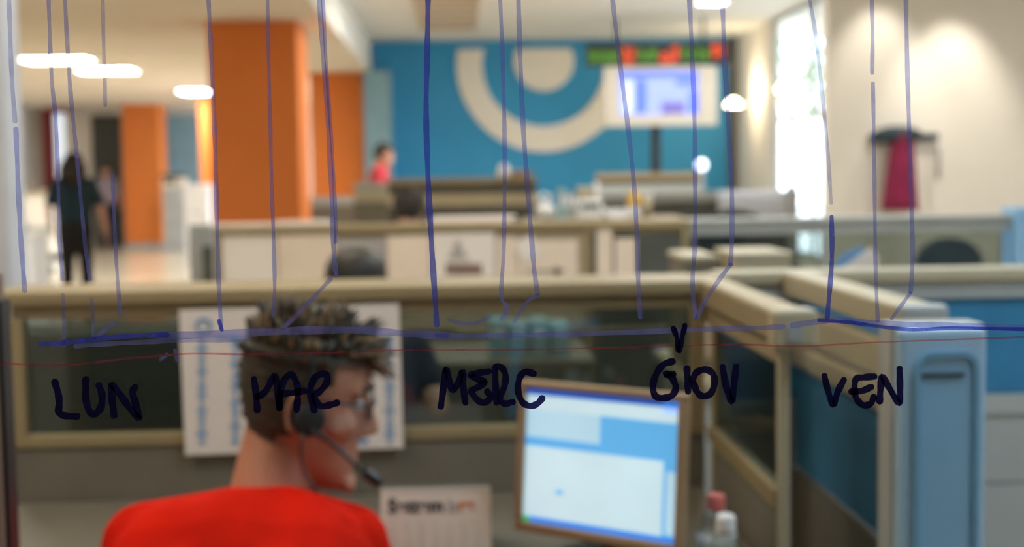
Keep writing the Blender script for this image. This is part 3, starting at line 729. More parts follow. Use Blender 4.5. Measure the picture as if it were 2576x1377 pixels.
def standing(name, label, x, y, yaw, hgt, skin, shirt, trouser, hairm, sleeves=.55, headyaw=0.0, headpitch=0.0, longhair=False, lean=0.0, arms=None, voxel=.011):
    s = hgt / 1.70; root = thing(name, label, 'person', (x, y, 0))
    M = Matrix.Translation((x, y, 0)) @ Matrix.Rotation(yaw, 4, 'Z') @ Matrix.Scale(s, 4)
    v = lambda *p: M @ Vector(p)
    def up(p):     # lean the upper body forward above the hips
        p = Vector(p)
        if p.z > .92:
            p = Matrix.Translation((0, 0, .92)) @ Matrix.Rotation(lean, 4, 'Y') @ Matrix.Translation((0, 0, -.92)) @ p
        return M @ p
    hp = Matrix.Translation((0, 0, .92)) @ Matrix.Rotation(lean, 4, 'Y') @ Matrix.Translation((0, 0, -.92)) @ Vector((.015, 0, 1.57))
    MH = M @ Matrix.Translation(hp) @ Matrix.Rotation(headyaw, 4, 'Z') @ Matrix.Rotation(headpitch, 4, 'Y')
    arms = arms or {1: ((0, .245, 1.12), (.04, .26, .87)), -1: ((0, -.245, 1.12), (.04, -.26, .87))}
    bm = bmesh.new(); head_mesh(bm, MH)
    cap(bm, MH @ Vector((-.03, 0, -.05)), up((-.02, 0, 1.42)), .054 * s, .06 * s)
    for sd in (1, -1):
        sh, el, wr = (0, sd * .175, 1.385), arms[sd][0], arms[sd][1]
        cap(bm, up(sh), up(el), .046 * s, .038 * s); cap(bm, up(el), up(wr), .038 * s, .027 * s)
        d = (up(wr) - up(el)).normalized(); fw = (M.to_3x3() @ Vector((1, 0, 0))).normalized(); sidev = (M.to_3x3() @ Vector((0, sd, 0))).normalized()
        hand(bm, up(wr), d, fw, sidev, s)
        cap(bm, up((0, sd * .07, 1.34)), v(0, sd * .07, .98), .095 * s, .085 * s)
        cap(bm, v(0, sd * .085, .93), v(.015, sd * .095, .50), .082 * s, .052 * s); cap(bm, v(.015, sd * .095, .5), v(-.02, sd * .1, .09), .05 * s, .036 * s)
        cap(bm, v(-.03, sd * .1, .05), v(.13, sd * .115, .035), .038 * s, .03 * s)
    body = remesh(obj('body', bm, skin, root), voxel, 4)
    bm = bmesh.new()
    for sd in (1, -1):
        cap(bm, up((0, sd * .085, 1.35)), v(.005, sd * .075, .95), .108 * s, .105 * s)
        sh, el = Vector((0, sd * .175, 1.385)), Vector(arms[sd][0])
        cap(bm, up(sh), up(sh.lerp(el, sleeves)), .062 * s, .058 * s); cap(bm, up((0, sd * .05, 1.42)), up(sh), .055 * s, .06 * s)
    remesh(obj('shirt', bm, shirt, root), voxel, 4)
    bm = bmesh.new()
    for sd in (1, -1):
        cap(bm, v(0, sd * .07, .97), v(0, sd * .08, .9), .106 * s, .104 * s)
        cap(bm, v(0, sd * .085, .92), v(.015, sd * .095, .5), .1 * s, .07 * s); cap(bm, v(.015, sd * .095, .5), v(-.02, sd * .1, .1), .07 * s, .055 * s)
    remesh(obj('trousers', bm, trouser, root), voxel, 4)
    for sd in (1, -1):
        bm = bmesh.new(); cap(bm, v(-.04, sd * .1, .045), v(.15, sd * .118, .04), .045 * s, .038 * s); remesh(obj('shoe', bm, 'black_cloth', root), voxel, 2)
    bm = bmesh.new(); hair_mesh(bm, MH, nape=-.06, off=.016)
    if longhair:
        rn = random.Random(5)
        for k in range(60):
            a = PI * .55 + PI * .9 * k / 59; p = head_pt(10, a, .012)
            q = p + Vector((-.02 + rn.uniform(-.02, .02), p.y * .35 + rn.uniform(-.02, .02), -.20 - .06 * rn.random()))
            tube(bm, [MH @ p, MH @ (p + Vector((-.025, p.y * .3, -.09))), MH @ q], [.022 * s, .026 * s, .008 * s], 6)
    obj('hair', bm, hairm, root, True)
    return root

def seated(name, label, x, y, yaw, lean, skin, shirt, trouser, hairm, headpitch=.2, headyaw=0.0, seat=.47, voxel=.011):
    root = thing(name, label, 'person', (x, y, 0)); M = Matrix.Translation((x, y, 0)) @ Matrix.Rotation(yaw, 4, 'Z')
    v = lambda *p: M @ Vector(p)
    ax = Vector((math.sin(lean), 0, math.cos(lean))); pel = Vector((-.05, 0, seat + .1)); ch = pel + ax * .36; nk = pel + ax * .49; ear = nk + Vector((.03, 0, .105))
    MH = M @ Matrix.Translation(ear) @ Matrix.Rotation(headyaw, 4, 'Z') @ Matrix.Rotation(headpitch, 4, 'Y')
    bm = bmesh.new(); head_mesh(bm, MH); cap(bm, MH @ Vector((-.03, 0, -.05)), M @ nk, .054, .06)
    sy = Vector((0, 1, 0)); el, wr = {}, {}
    for sd in (1, -1):
        sh = ch + sy * sd * .175 + ax * .03; el[sd] = Vector((.16, sd * .24, seat + .22)); wr[sd] = Vector((.40, sd * .15, seat + .275))
        cap(bm, M @ sh, M @ el[sd], .046, .038); cap(bm, M @ el[sd], M @ wr[sd], .038, .027)
        hand(bm, M @ wr[sd], M.to_3x3() @ Vector((1, -sd * .2, -.05)), M.to_3x3() @ Vector((0, -sd, 0)), Vector((0, 0, 1)))
        cap(bm, M @ (ch + sy * sd * .07), M @ (pel + sy * sd * .07), .095, .09)
        kn = Vector((.40, sd * .11, seat + .04)); an = Vector((.42, sd * .11, .09))
        cap(bm, M @ (pel + sy * sd * .085), M @ kn, .075, .055); cap(bm, M @ kn, M @ an, .05, .036); cap(bm, v(.40, sd * .11, .05), v(.55, sd * .12, .035), .036, .028)
    remesh(obj('body', bm, skin, root), voxel, 4)
    bm = bmesh.new()
    for sd in (1, -1):
        sh = ch + sy * sd * .175 + ax * .03
        cap(bm, M @ (ch + sy * sd * .085), M @ (pel + sy * sd * .075), .108, .108); cap(bm, M @ sh, M @ sh.lerp(el[sd], .55), .062, .056); cap(bm, M @ (ch + sy * sd * .05 + ax * .07), M @ sh, .055, .06)
    remesh(obj('shirt', bm, shirt, root), voxel, 4)
    bm = bmesh.new()
    for sd in (1, -1):
        kn = Vector((.40, sd * .11, seat + .04))
        cap(bm, M @ (pel + sy * sd * .085 + Vector((0, 0, -.01))), M @ kn, .09, .072); cap(bm, M @ kn, v(.42, sd * .11, .1), .07, .055)
    remesh(obj('trousers', bm, trouser, root), voxel, 4)
    bm = bmesh.new(); hair_mesh(bm, MH, nape=-.06, off=.018); obj('hair', bm, hairm, root, True)
    return root

# office chair
def office_chair(label, x, y, yaw, top, m='dark_fabric', group='office chairs', seat=.46):
    t = thing('office_chair', label, 'chair', (x, y, 0), group); M = Matrix.Translation((x, y, 0)) @ Matrix.Rotation(yaw, 4, 'Z')
    bm = bmesh.new(); bx(bm, -.23, .22, -.235, .235, seat - .07, seat, .03, M); obj('seat', bm, m, t)
    bm = bmesh.new(); pts = []; hh = top - seat - .06
    n = 14
    for k in range(n + 1):
        a = PI * k / n; pts.append((.21 * math.cos(a), hh - .16 + .16 * math.sin(a)))
    pts += [(-.19, 0), (.19, 0)]
    f = [bm.verts.new(M @ Vector((-.23 - .03 * (p[1] / hh), p[0], seat + .06 + p[1]))) for p in pts]; g = [bm.verts.new(M @ Vector((-.29 - .03 * (p[1] / hh), p[0], seat + .06 + p[1]))) for p in pts]
    bm.faces.new(f); bm.faces.new(g[::-1])
    for k in range(len(pts)): bm.faces.new((f[k], g[k], g[(k + 1) % len(pts)], f[(k + 1) % len(pts)]))
    obj('backrest', bm, m, t)
    bm = bmesh.new(); tube(bm, [M @ Vector((-.05, 0, seat - .05)), M @ Vector((-.25, 0, seat - .06)), M @ Vector((-.31, 0, seat + .05)), M @ Vector((-.31, 0, seat + .25))], .018, 8); obj('back_bar', bm, 'black_plastic', t)
    bm = bmesh.new(); tube(bm, [M @ Vector((0, 0, .07)), M @ Vector((0, 0, seat - .07))], .025, 12); obj('gas_lift', bm, 'black_plastic', t)
    for k in range(5):
        a = 2 * PI * k / 5; e = Vector((.27 * math.cos(a), .27 * math.sin(a), .055))
        bm = bmesh.new(); tube(bm, [M @ Vector((0, 0, .09)), M @ e], [.025, .016], 8); lg = obj('leg', bm, 'black_plastic', t)
        bm = bmesh.new(); ball(bm, M @ (e - Vector((0, 0, .027))), .028, 12); obj('caster', bm, 'black_plastic', lg)
    return t

# ---- the man in red at the desk (built in place)
man = thing('person', 'man in a red t-shirt with glasses and headset seated at the desk', 'person', (-.34, 1.9, 0))
HC = Vector((-.257, 2.175, .984))
MH = Matrix.Translation(HC) @ Matrix.Rotation(math.radians(6), 4, 'Z') @ Matrix.Rotation(math.radians(11), 4, 'Y') @ Matrix.Diagonal((1.0, 1.0, 1.06, 1))
hv = lambda *p: MH @ Vector(p)
SL, SR = Vector((-.495, 2.085, .788)), Vector((-.182, 2.10, .775))
NB = Vector((-.318, 2.125, .835))
EL, WL = Vector((-.575, 2.14, .60)), Vector((-.44, 2.36, .735))
ER, WR = Vector((-.115, 2.12, .59)), Vector((-.19, 2.36, .735))
PV = Vector((-.355, 1.86, .49))
bm = bmesh.new(); head_mesh(bm, MH)
cap(bm, hv(-.030, 0, -.045), NB, .054, .056); cap(bm, hv(-.01, 0, -.07), NB + Vector((.02, .03, -.01)), .048, .052)
for S_, E_, W_, sd in ((SL, EL, WL, -1), (SR, ER, WR, 1)):
    cap(bm, S_, E_, .05, .04); cap(bm, E_, W_, .04, .028)
    hand(bm, W_, Vector((-sd * .25, 1, -.08)), Vector((-sd, 0, 0)), Vector((0, 0, 1)), 1.0, .25)
    cap(bm, (-.34 + sd * .075, 2.04, .74), PV + Vector((sd * .07, 0, 0)), .10, .10)
    kn = Vector((-.355 + sd * .11, 2.26, .50)); an = Vector((-.355 + sd * .12, 2.30, .09))
    cap(bm, PV + Vector((sd * .09, 0, 0)), kn, .078, .056); cap(bm, kn, an, .052, .036); cap(bm, an + Vector((0, -.03, -.04)), an + Vector((0, .14, -.055)), .036, .03)
remesh(obj('body', bm, 'skin', man), .0055, 5)
bm = bmesh.new()
for S_, E_, sd in ((SL, EL, -1), (SR, ER, 1)):
    cap(bm, (-.34 + sd * .085, 2.045, .745), PV + Vector((sd * .075, 0, .02)), .122, .12)
    cap(bm, S_ + Vector((-sd * .005, 0, -.004)), S_.lerp(E_, .62), .068, .064)
    cap(bm, NB + Vector((sd * .052, -.026, -.018)), S_, .052, .066)
    cap(bm, NB + Vector((sd * .05, -.04, -.05)), (-.34 + sd * .1, 2.0, .70), .07, .11)
cap(bm, NB + Vector((-.045, -.044, -.012)), NB + Vector((.045, -.044, -.012)), .052)
cap(bm, (-.34, 2.035, .755), PV + Vector((0, 0, .02)), .128, .125)
cap(bm, (-.40, 2.0, .72), (-.28, 2.0, .72), .118)
cap(bm, (-.42, 2.05, .765), (-.25, 2.06, .76), .088)
remesh(obj('t_shirt', bm, 'red_shirt', man), .0065, 7)
# collar ring and yellow lanyard strap at the nape
cpts = []
for k in range(25):
    a = 2 * PI * k / 24; cpts.append(NB + Vector((.064 * math.cos(a), .062 * math.sin(a), .018 - .016 * math.sin(a))))
bm = bmesh.new(); tube(bm, cpts, .0085, 8, False); obj('collar', bm, 'red_shirt', man, True)
bm = bmesh.new()
for sd in (-1, 1):
    kn = Vector((-.355 + sd * .11, 2.26, .50)); an = Vector((-.355 + sd * .12, 2.30, .10))
    cap(bm, PV + Vector((sd * .085, -.01, -.01)), kn, .098, .072); cap(bm, kn, an, .07, .056)
remesh(obj('trousers', bm, 'navy_cloth', man), .009, 5)
for sd in (-1, 1):
    an = Vector((-.355 + sd * .12, 2.30, .045)); bm = bmesh.new(); cap(bm, an + Vector((0, -.05, 0)), an + Vector((0, .15, -.005)), .044, .038); remesh(obj('shoe', bm, 'black_cloth', man), .009, 3)
# eyes
for sd in (-1, 1):
    bm = bmesh.new(); ball(bm, hv(.083, sd * .032, .020), .0125, 14); obj('eye', bm, 'white_plastic', man, True)
for sd in (-1, 1):
    bm = bmesh.new(); cap(bm, hv(.106, sd * .018, .047), hv(.091, sd * .052, .046), .0045, .003, 8); obj('eyebrow', bm, 'hair_dark', man, True)

# hair: cap, then tufts; spiky crown and a forward quiff
bm = bmesh.new(); inside = hair_mesh(bm, MH, front=.080, nape=-.062, off=.011)
rn = random.Random(11)
for k in range(900):
    i = rn.randrange(3, len(HEAD) - 1); t = rn.random() * 2 * PI; p = head_pt(i, t, .006)
    if not inside(p): continue
    n = Vector((p.x, p.y, p.z * .8)).normalized()
    topness = max(0, min(1, (p.z - .045) / .06))
    d = (n * (1 - .35 * topness) + Vector((.05, 0, .9 * topness - .5 * (1 - topness))) + Vector((rn.uniform(-.25, .25), rn.uniform(-.25, .25), rn.uniform(-.15, .15)))).normalized()
    L = .008 + .034 * topness * rn.uniform(.5, 1.15)
    if p.x > .055: d = (d + Vector((.55, 0, .05))).normalized(); L *= 1.25
    dw = (MH.to_3x3() @ d).normalized()
    spike(bm, MH @ p, dw, L, .0048 + .003 * topness, (MH.to_3x3() @ Vector((rn.uniform(-.2, .25), rn.uniform(-.2, .2), -.05))))
hair = obj('hair', bm, 'hair_brown', man, True)
bm = bmesh.new()
for k in range(170):
    a = rn.uniform(-1, 1); b = rn.uniform(-.075, .085)
    i = rn.randrange(11, len(HEAD) - 1); p = head_pt(i, rn.random() * 2 * PI, .010)
    if p.z < .085: continue
    d = Vector((rn.uniform(-.25, .35) + (.8 if p.x > .05 else 0), rn.uniform(-.3, .3), 1.0 if p.x < .05 else .25)).normalized()
    spike(bm, hv(*p), (MH.to_3x3() @ d).normalized(), rn.uniform(.020, .042), .007, MH.to_3x3() @ Vector((rn.uniform(-.1, .3), rn.uniform(-.2, .2), 0)))
for k in range(40):   # forward quiff over the forehead
    p = Vector((.078 + rn.uniform(-.02, .012), rn.uniform(-.045, .045), .088 + rn.uniform(-.01, .014)))
    d = Vector((1, rn.uniform(-.25, .25), rn.uniform(-.25, .45))).normalized()
    spike(bm, hv(*p), (MH.to_3x3() @ d).normalized(), rn.uniform(.03, .052), .0075, MH.to_3x3() @ Vector((.1, 0, -.35)))
obj('hair_tufts', bm, 'hair_lit_tip', man, True)
# glasses and headset
gl = thing('eyeglasses', 'thin dark rimmed glasses worn by the man in red', 'glasses', hv(.11, 0, .02))
for sd in (-1, 1):
    c = Vector((.112, sd * .034, .016))
    ringp = [hv(c.x - .012 * abs(math.cos(a)) * (1 if math.cos(a) * sd > 0 else 0), c.y + .026 * math.cos(a), c.z + .018 * math.sin(a)) for a in [2 * PI * k / 24 for k in range(25)]]
    bm = bmesh.new(); tube(bm, ringp, .0016, 6, False); rm = obj('rim', bm, 'black_plastic', gl, True)
    bm = bmesh.new(); vs = [bm.verts.new(q) for q in ringp[:-1]]; bm.faces.new(vs); obj('lens', bm, 'lens_glass', gl)
    bm = bmesh.new(); tube(bm, [hv(.101, sd * .062, .024), hv(.07, sd * .079, .026), hv(.005, sd * .086, .022), hv(-.015, sd * .085, .0)], .0026, 6); obj('temple', bm, 'black_plastic', gl, True)
bm = bmesh.new(); tube(bm, [hv(.112, .009, .018), hv(.117, 0, .022), hv(.112, -.009, .018)], .0016, 6); obj('bridge', bm, 'black_plastic', gl, True)
hs = thing('headset', 'black telephone headset with a boom microphone on the man in red', 'headset', hv(.01, -.09, -.01))
for sd in (-1, 1):
    Mx = MH @ Matrix.Translation((.012, sd * .090, -.004)) @ Matrix.Rotation(PI / 2, 4, 'X')
    bm = bmesh.new(); lathe(bm, (0, 0, 0), [(.012, -.010), (.023, -.009), (.026, 0), (.023, .009), (.012, .011)], 20); bmesh.ops.transform(bm, matrix=Mx, verts=bm.verts[:]); obj('earpiece', bm, 'dark_fabric', hs, True)
bm = bmesh.new(); tube(bm, [hv(.012 - .018 * math.sin(a), .096 * math.cos(a), .01 + .142 * math.sin(a)) for a in [PI * k / 24 for k in range(25)]], .0045, 8); obj('headband', bm, 'black_plastic', hs, True)
tip = P(932, 1199, 2.075)
b0_ = hv(.018, -.100, -.018)
q1 = P(830, 1110, 2.085); q2 = P(885, 1162, 2.078)
bm = bmesh.new(); tube(bm, [b0_, b0_.lerp(q1, .5) + Vector((0, 0, .001)), q1, q2, tip], [.0052, .0042, .0036, .0034, .0034], 10); bo = obj('microphone_boom', bm, 'black_plastic', hs, True)
bm = bmesh.new(); dv = (tip - q2).normalized(); cap(bm, tip - dv * .006, tip + dv * .012, .0095, .0095); obj('microphone_foam', bm, 'black_plastic', bo, True)
e0 = hv(.008, -.099, -.022); bm = bmesh.new(); tube(bm, [e0, P(757, 1120, 2.07), P(758, 1160, 2.07), P(772, 1200, 2.05), P(800, 1240, 2.02)], .0022, 6); obj('cable', bm, 'black_plastic', hs, True)
office_chair('low black office chair under the man in red', -.355, 1.86, PI / 2, .78, seat=.38)

# ---- other people
w = P(190, 600, 13.7)
standing('person', 'woman seen from behind in a dark top and black trousers walking away', w.x, 13.7, math.radians(98), 1.64, 'skin_pale', 'teal_shirt', 'black_cloth', 'hair_dark', sleeves=.75, longhair=True,
         arms={1: ((-.03, .25, 1.14), (.05, .24, .93)), -1: ((0, -.27, 1.13), (.02, -.30, .88))})
w = P(272, 600, 27.95)
standing('person', 'person in a pale plaid shirt standing between the woman and the column', w.x, 27.95, math.radians(-80), 1.66, 'skin_pale', 'plaid_shirt', 'navy_cloth', 'hair_dark', sleeves=.9)
w = P(950, 420, 15.3)
standing('person', 'person in a pink red shirt leaning over beside the second orange column', w.x - .05, 15.3, math.radians(5), 1.74, 'skin_pale', 'pink_shirt', 'navy_cloth', 'hair_dark', lean=.15, headpitch=.25)
w = P(868, 640, 3.75)
office_chair('black office chair of the colleague behind the poster partition', w.x - .05, 3.75, PI / 2, .85)
seated('person', 'colleague whose dark hair shows above the poster partition', w.x, 3.75, PI / 2, .86, 'skin_pale', 'navy_cloth', 'black_cloth', 'hair_dark', seat=.47)
w = P(1012, 500, 7.9)
office_chair('black office chair behind the pinned papers', w.x, 7.85, PI / 2 - .3, .95)
seated('person', 'dark haired person seated behind the pinned papers', w.x, 7.9, PI / 2 - .3, .28, 'skin_pale', 'coat_dark', 'black_cloth', 'hair_dark', seat=.47)
w = P(1872, 540, 7.6)
office_chair('black office chair showing above the glass partition', w.x, 7.6, -PI / 2, P(1872, 530, 7.6).z)
w = P(2382, 620, 8.5)
office_chair('dark blue office chair seen through the glass partition', w.x, 8.75, PI / 2, P(2378, 598, 8.5).z, 'navy_fabric')

# ================================================================== THINGS IN THE MIDDLE
def sheet(label, px0, px1, py0, py1, Y, m, name='paper_sheet', grp='papers pinned on the long partition', bend=.0, rot=0.0):
    a, b = P(px0, py1, Y), P(px1, py0, Y); n = 8; bm = bmesh.new(); R = Matrix.Rotation(math.radians(rot), 4, 'Y'); c = (a + b) / 2
    F_, K_ = [], []
    for k in range(n + 1):
        z = a.z + (b.z - a.z) * k / n; y = Y - bend * (k / n) ** 2
        for L_, dy in ((F_, 0), (K_, .002)):
            L_.append([bm.verts.new(c + R @ (Vector((x, y + dy, z)) - c)) for x in (a.x, b.x)])
    for k in range(n):
        bm.faces.new((F_[k][0], F_[k][1], F_[k + 1][1], F_[k + 1][0])); bm.faces.new((K_[k][0], K_[k + 1][0], K_[k + 1][1], K_[k][1]))
        bm.faces.new((F_[k][0], F_[k + 1][0], K_[k + 1][0], K_[k][0])); bm.faces.new((F_[k][1], K_[k][1], K_[k + 1][1], F_[k + 1][1]))
    bm.faces.new((F_[0][0], K_[0][0], K_[0][1], F_[0][1])); bm.faces.new((F_[n][0], F_[n][1], K_[n][1], K_[n][0]))
    return tag(obj(name, bm, m), label, 'paper', grp)
YS = YBp + .012
sheet('wide white paper pinned at the left end of the long partition', 548, 692, 588, 712, YS, 'paper')
sheet('cream paper pinned second from the left on the long partition', 702, 842, 590, 712, YS - .003, 'paper_warm', bend=.02)
sheet('grey printed sheet pinned left of the middle of the long partition', 850, 970, 600, 712, YS, 'paper_grey')
sheet('beige paper right of the grey sheet on the long partition', 976, 1080, 592, 712, YS - .002, 'paper_warm')
s4 = sheet('paper with a grey triangle and a dark caption on the long partition', 1088, 1245, 585, 712, YS - .004, 'paper', bend=.01)
c = P(1152, 628, YS - .016); bm = bmesh.new(); prism(bm, [(c.x - .045, c.z - .04), (c.x + .045, c.z - .04), (c.x, c.z + .05)], c.y, c.y + .001); obj('printed_triangle', bm, 'paper_grey', s4)
for k in range(7):
    a, b = P(1124 + k * 13, 690, YS - .016), P(1133 + k * 13, 664, YS - .016); box('caption_mark', 'print_brown', s4, a.x, b.x, a.y, a.y + .001, a.z, b.z)
sheet('plain cream paper right of the triangle sheet', 1252, 1300, 596, 712, YS, 'paper_warm')
s6 = sheet('paper with a small dark arrow pinned at the right of the long partition', 1305, 1452, 604, 712, YS - .002, 'paper_warm')
c = P(1405, 682, YS - .006); bm = bmesh.new(); prism(bm, [(c.x - .16, c.z - .004), (c.x - .02, c.z - .004), (c.x - .02, c.z - .022), (c.x + .03, c.z), (c.x - .02, c.z + .022), (c.x - .02, c.z + .004), (c.x - .16, c.z + .004)], c.y, c.y + .001); obj('printed_arrow', bm, 'print_dark', s6)
sheet('pale sheet shaped as a bright light streak across the arrow paper', 1302, 1352, 598, 655, YS - .012, 'paper', rot=-24)  # slip added to paint the bright diagonal streak
sheet('tall tan folder sheet beside the dark gap on the long partition', 1502, 1540, 575, 712, YS - .006, 'paper_warm', name='folder')
sheet('tan folder sheet right of the tall one', 1548, 1600, 600, 712, YS - .008, 'paper_warm', name='folder')
# papers lying on the ledge
for k, (a_, b_, dz) in enumerate(((1085, 1305, .03), (540, 700, .012), (700, 845, .02))):
    p0_, p1_ = P(a_, 560, YBp + .05), P(b_, 560, YBp + .05)
    t = thing('paper_stack', ['pale loose papers stacked on the ledge above the triangle sheet', 'papers on the ledge at its left end', 'papers on the ledge above the cream sheet'][k], 'papers', ((p0_.x + p1_.x) / 2, YBp + .08, ZP))
    for q in range(3):
        dx = random.uniform(-.02, .02); box('paper', 'paper' if q else 'paper_warm', t, p0_.x + dx, p1_.x + dx - .02, YBp + .005 + .01 * q, YBp + .17 + .008 * q, ZP + q * dz / 3, ZP + (q + .92) * dz / 3)

# counter with clutter behind the long partition
ca0, ca1 = P(1330, 560, 7.6).x, P(1720, 560, 7.6).x
cb = thing('low_cabinet', 'tan storage cabinet behind the long partition carrying clutter', 'cabinet', ((ca0 + ca1) / 2, 7.8, 0))
ztc = P(1450, 552, 7.6).z
box('body', 'panel_beige', cb, ca0, ca1, 7.62, 8.0, .05, ztc - .025, .005); box('cabinet_top', 'frame_beige', cb, ca0 - .01, ca1 + .01, 7.6, 8.02, ztc - .025, ztc, .005); box('plinth', 'panel_dark', cb, ca0 + .02, ca1 - .02, 7.65, 7.98, 0, .05)
wdt = (ca1 - ca0) / 3
for k in range(3):
    dd = box('door', 'panel_beige', cb, ca0 + wdt * k + .006, ca0 + wdt * (k + 1) - .006, 7.608, 7.62, .07, ztc - .035, .003); box('handle', 'silver', dd, ca0 + wdt * k + .05, ca0 + wdt * k + .06, 7.59, 7.608, .6, .7)
def on_cab(px, Y=7.78): return P(px, 540, Y).x
def zat(px, py, Y=7.78): return P(px, py, Y).z
# white office phone / printers etc.
t = thing('paper_bag', 'crumpled white plastic bag on the tan cabinet', 'bag', (on_cab(1372), 7.75, ztc))
bm = bmesh.new(); bmesh.ops.create_icosphere(bm, subdivisions=3, radius=1)
for v_ in bm.verts:
    n_ = noise.noise(v_.co * 2.3) * .35; c_ = v_.co * (1 + n_); v_.co = Vector((on_cab(1372) + c_.x * .06, 7.75 + c_.y * .06, ztc + .045 + c_.z * .05))
    v_.co.z = max(v_.co.z, ztc)
obj('crumpled_body', bm, 'white_plastic', t, True)
bm = bmesh.new(); xq = on_cab(1368)
for s_ in (-.02, .02): tube(bm, [(xq + s_, 7.75, ztc + .08), (xq + s_ * 1.6, 7.75, ztc + .13), (xq, 7.76, ztc + .15)], [.016, .012, .005], 7)
obj('handles', bm, 'white_plastic', t, True)
t = thing('binder_stack', 'upright grey binders on the tan cabinet', 'binders', (on_cab(1425), 7.8, ztc))
for k in range(3):
    x_ = on_cab(1406 + 15 * k); bb = box('binder', ('teal_pale', 'grey_plastic', 'frame_grey')[k], t, x_, x_ + .03, 7.72, 7.92, ztc, zat(1425, 474 + 8 * k), .003)
    box('spine_label', 'paper_white', bb, x_ + .006, x_ + .024, 7.718, 7.72, ztc + .07, ztc + .13)
t = thing('desk_printer', 'white printer with a dark slot on the tan cabinet', 'printer', (on_cab(1487), 7.8, ztc))
a, b = on_cab(1450), on_cab(1512)
box('body', 'white_plastic', t, a, b, 7.7, 7.95, ztc, zat(1480, 500), .012); box('paper_slot', 'panel_dark', t, a + .02, b - .02, 7.694, 7.7, zat(1480, 524), zat(1480, 512)); box('upper_cover', 'frame_cream', t, a + .01, b - .03, 7.74, 7.93, zat(1480, 500), zat(1480, 470), .012); box('paper_feed', 'paper_white', t, b - .035, b - .005, 7.8, 7.81, zat(1480, 500), zat(1510, 458))
t = thing('spray_bottle', 'yellow topped bottle on the tan cabinet', 'bottle', (on_cab(1597), 7.8, ztc)); xq = on_cab(1597); hq = zat(1597, 478) - ztc
bm = bmesh.new(); lathe(bm, (xq, 7.8, ztc), [(.035, 0), (.04, .01), (.04, hq * .5), (.025, hq * .62), (.015, hq * .7)]); obj('body', bm, 'white_plastic', t, True)
bm = bmesh.new(); lathe(bm, (xq, 7.8, ztc + hq * .4), [(.041, 0), (.041, hq * .25), (.027, hq * .3), (.02, hq * .55), (.012, hq * .6)]); obj('top', bm, 'yellow', t, True)
t = thing('drinking_cup', 'cream paper cup right of the yellow topped bottle', 'cup', (on_cab(1628), 7.8, ztc)); hq = zat(1628, 492) - ztc
bm = bmesh.new(); lathe(bm, (on_cab(1628), 7.8, ztc), [(.024, 0), (.036, hq), (.033, hq), (.022, .006)]); obj('cup_body', bm, 'frame_cream', t, True)
bm = bmesh.new(); lathe(bm, (on_cab(1628), 7.8, ztc + hq - .004), [(.038, 0), (.038, .008), (.03, .012)]); obj('rim_lid', bm, 'white_plastic', t, True)
t = thing('white_carton', 'low white open carton on the tan cabinet', 'box', (on_cab(1545), 7.8, ztc))
a, b = on_cab(1526), on_cab(1572); hq = zat(1540, 528)
box('carton', 'paper_white', t, a, b, 7.72, 7.9, ztc, hq, .004); box('flap', 'paper_white', t, a - .02, a, 7.72, 7.9, hq - .03, hq + .01); box('flap', 'paper_white', t, b, b + .02, 7.72, 7.9, hq - .04, hq + .005)
# things on far partitions
t = thing('cardboard_box', 'brown cardboard box on the far partition', 'box', (P(1310, 450, 14.04).x, 14.04, 1.335)); a, b = P(1285, 450, 14.04).x, P(1335, 450, 14.04).x
t2 = thing('round_lamp', 'round white lamp globe on a thin stand before the blue wall', 'lamp', (P(1765, 470, 15.0).x, 15.0, 0)); q = P(1765, 415, 15.0)
bm = bmesh.new(); tube(bm, [(q.x, 15.0, 0), (q.x, 15.0, q.z - .04)], .02, 10); obj('stand', bm, 'frame_grey', t2)
bm = bmesh.new(); ball(bm, q, .06, 16); obj('globe', bm, 'lit_cool', t2, True)
bm = bmesh.new(); lathe(bm, (q.x, 15.0, 0), [(.14, 0), (.14, .02), (.03, .03)]); obj('base', bm, 'frame_grey', t2)
box('carton', 'bezel_tan', t, a, b, 13.95, 14.13, 1.335, P(1300, 430, 14.04).z, .004); box('flap', 'bezel_tan', t, b, b + .05, 13.95, 14.13, P(1300, 430, 14.04).z - .01, P(1300, 430, 14.04).z)
t = thing('white_vase', 'small white jar on the far partition left of the cardboard box', 'jar', (P(1268, 450, 14.04).x, 14.04, 1.335)); bm = bmesh.new(); lathe(bm, (P(1268, 450, 14.04).x, 14.04, 1.335), [(.04, 0), (.065, .03), (.065, .07), (.045, .1), (.05, .11)]); obj('jar_body', bm, 'white_plastic', t, True)
bm = bmesh.new(); lathe(bm, (P(1268, 450, 14.04).x, 14.04, 1.445), [(.052, 0), (.052, .015), (.01, .022)]); obj('lid', bm, 'white_plastic', t, True)
# small round wall light between columns
q = P(760, 280, 20.6); t = thing('pendant_light', 'small round white pendant between the orange columns', 'lamp', (q.x, 20.6, q.z))
bm = bmesh.new(); ball(bm, q, .075, 16); obj('globe', bm, 'lit_cool', t, True); bm = bmesh.new(); tube(bm, [(q.x, 20.6, q.z + .07), (q.x, 20.6, ZL)], .008, 6); obj('cord', bm, 'grey_plastic', t)

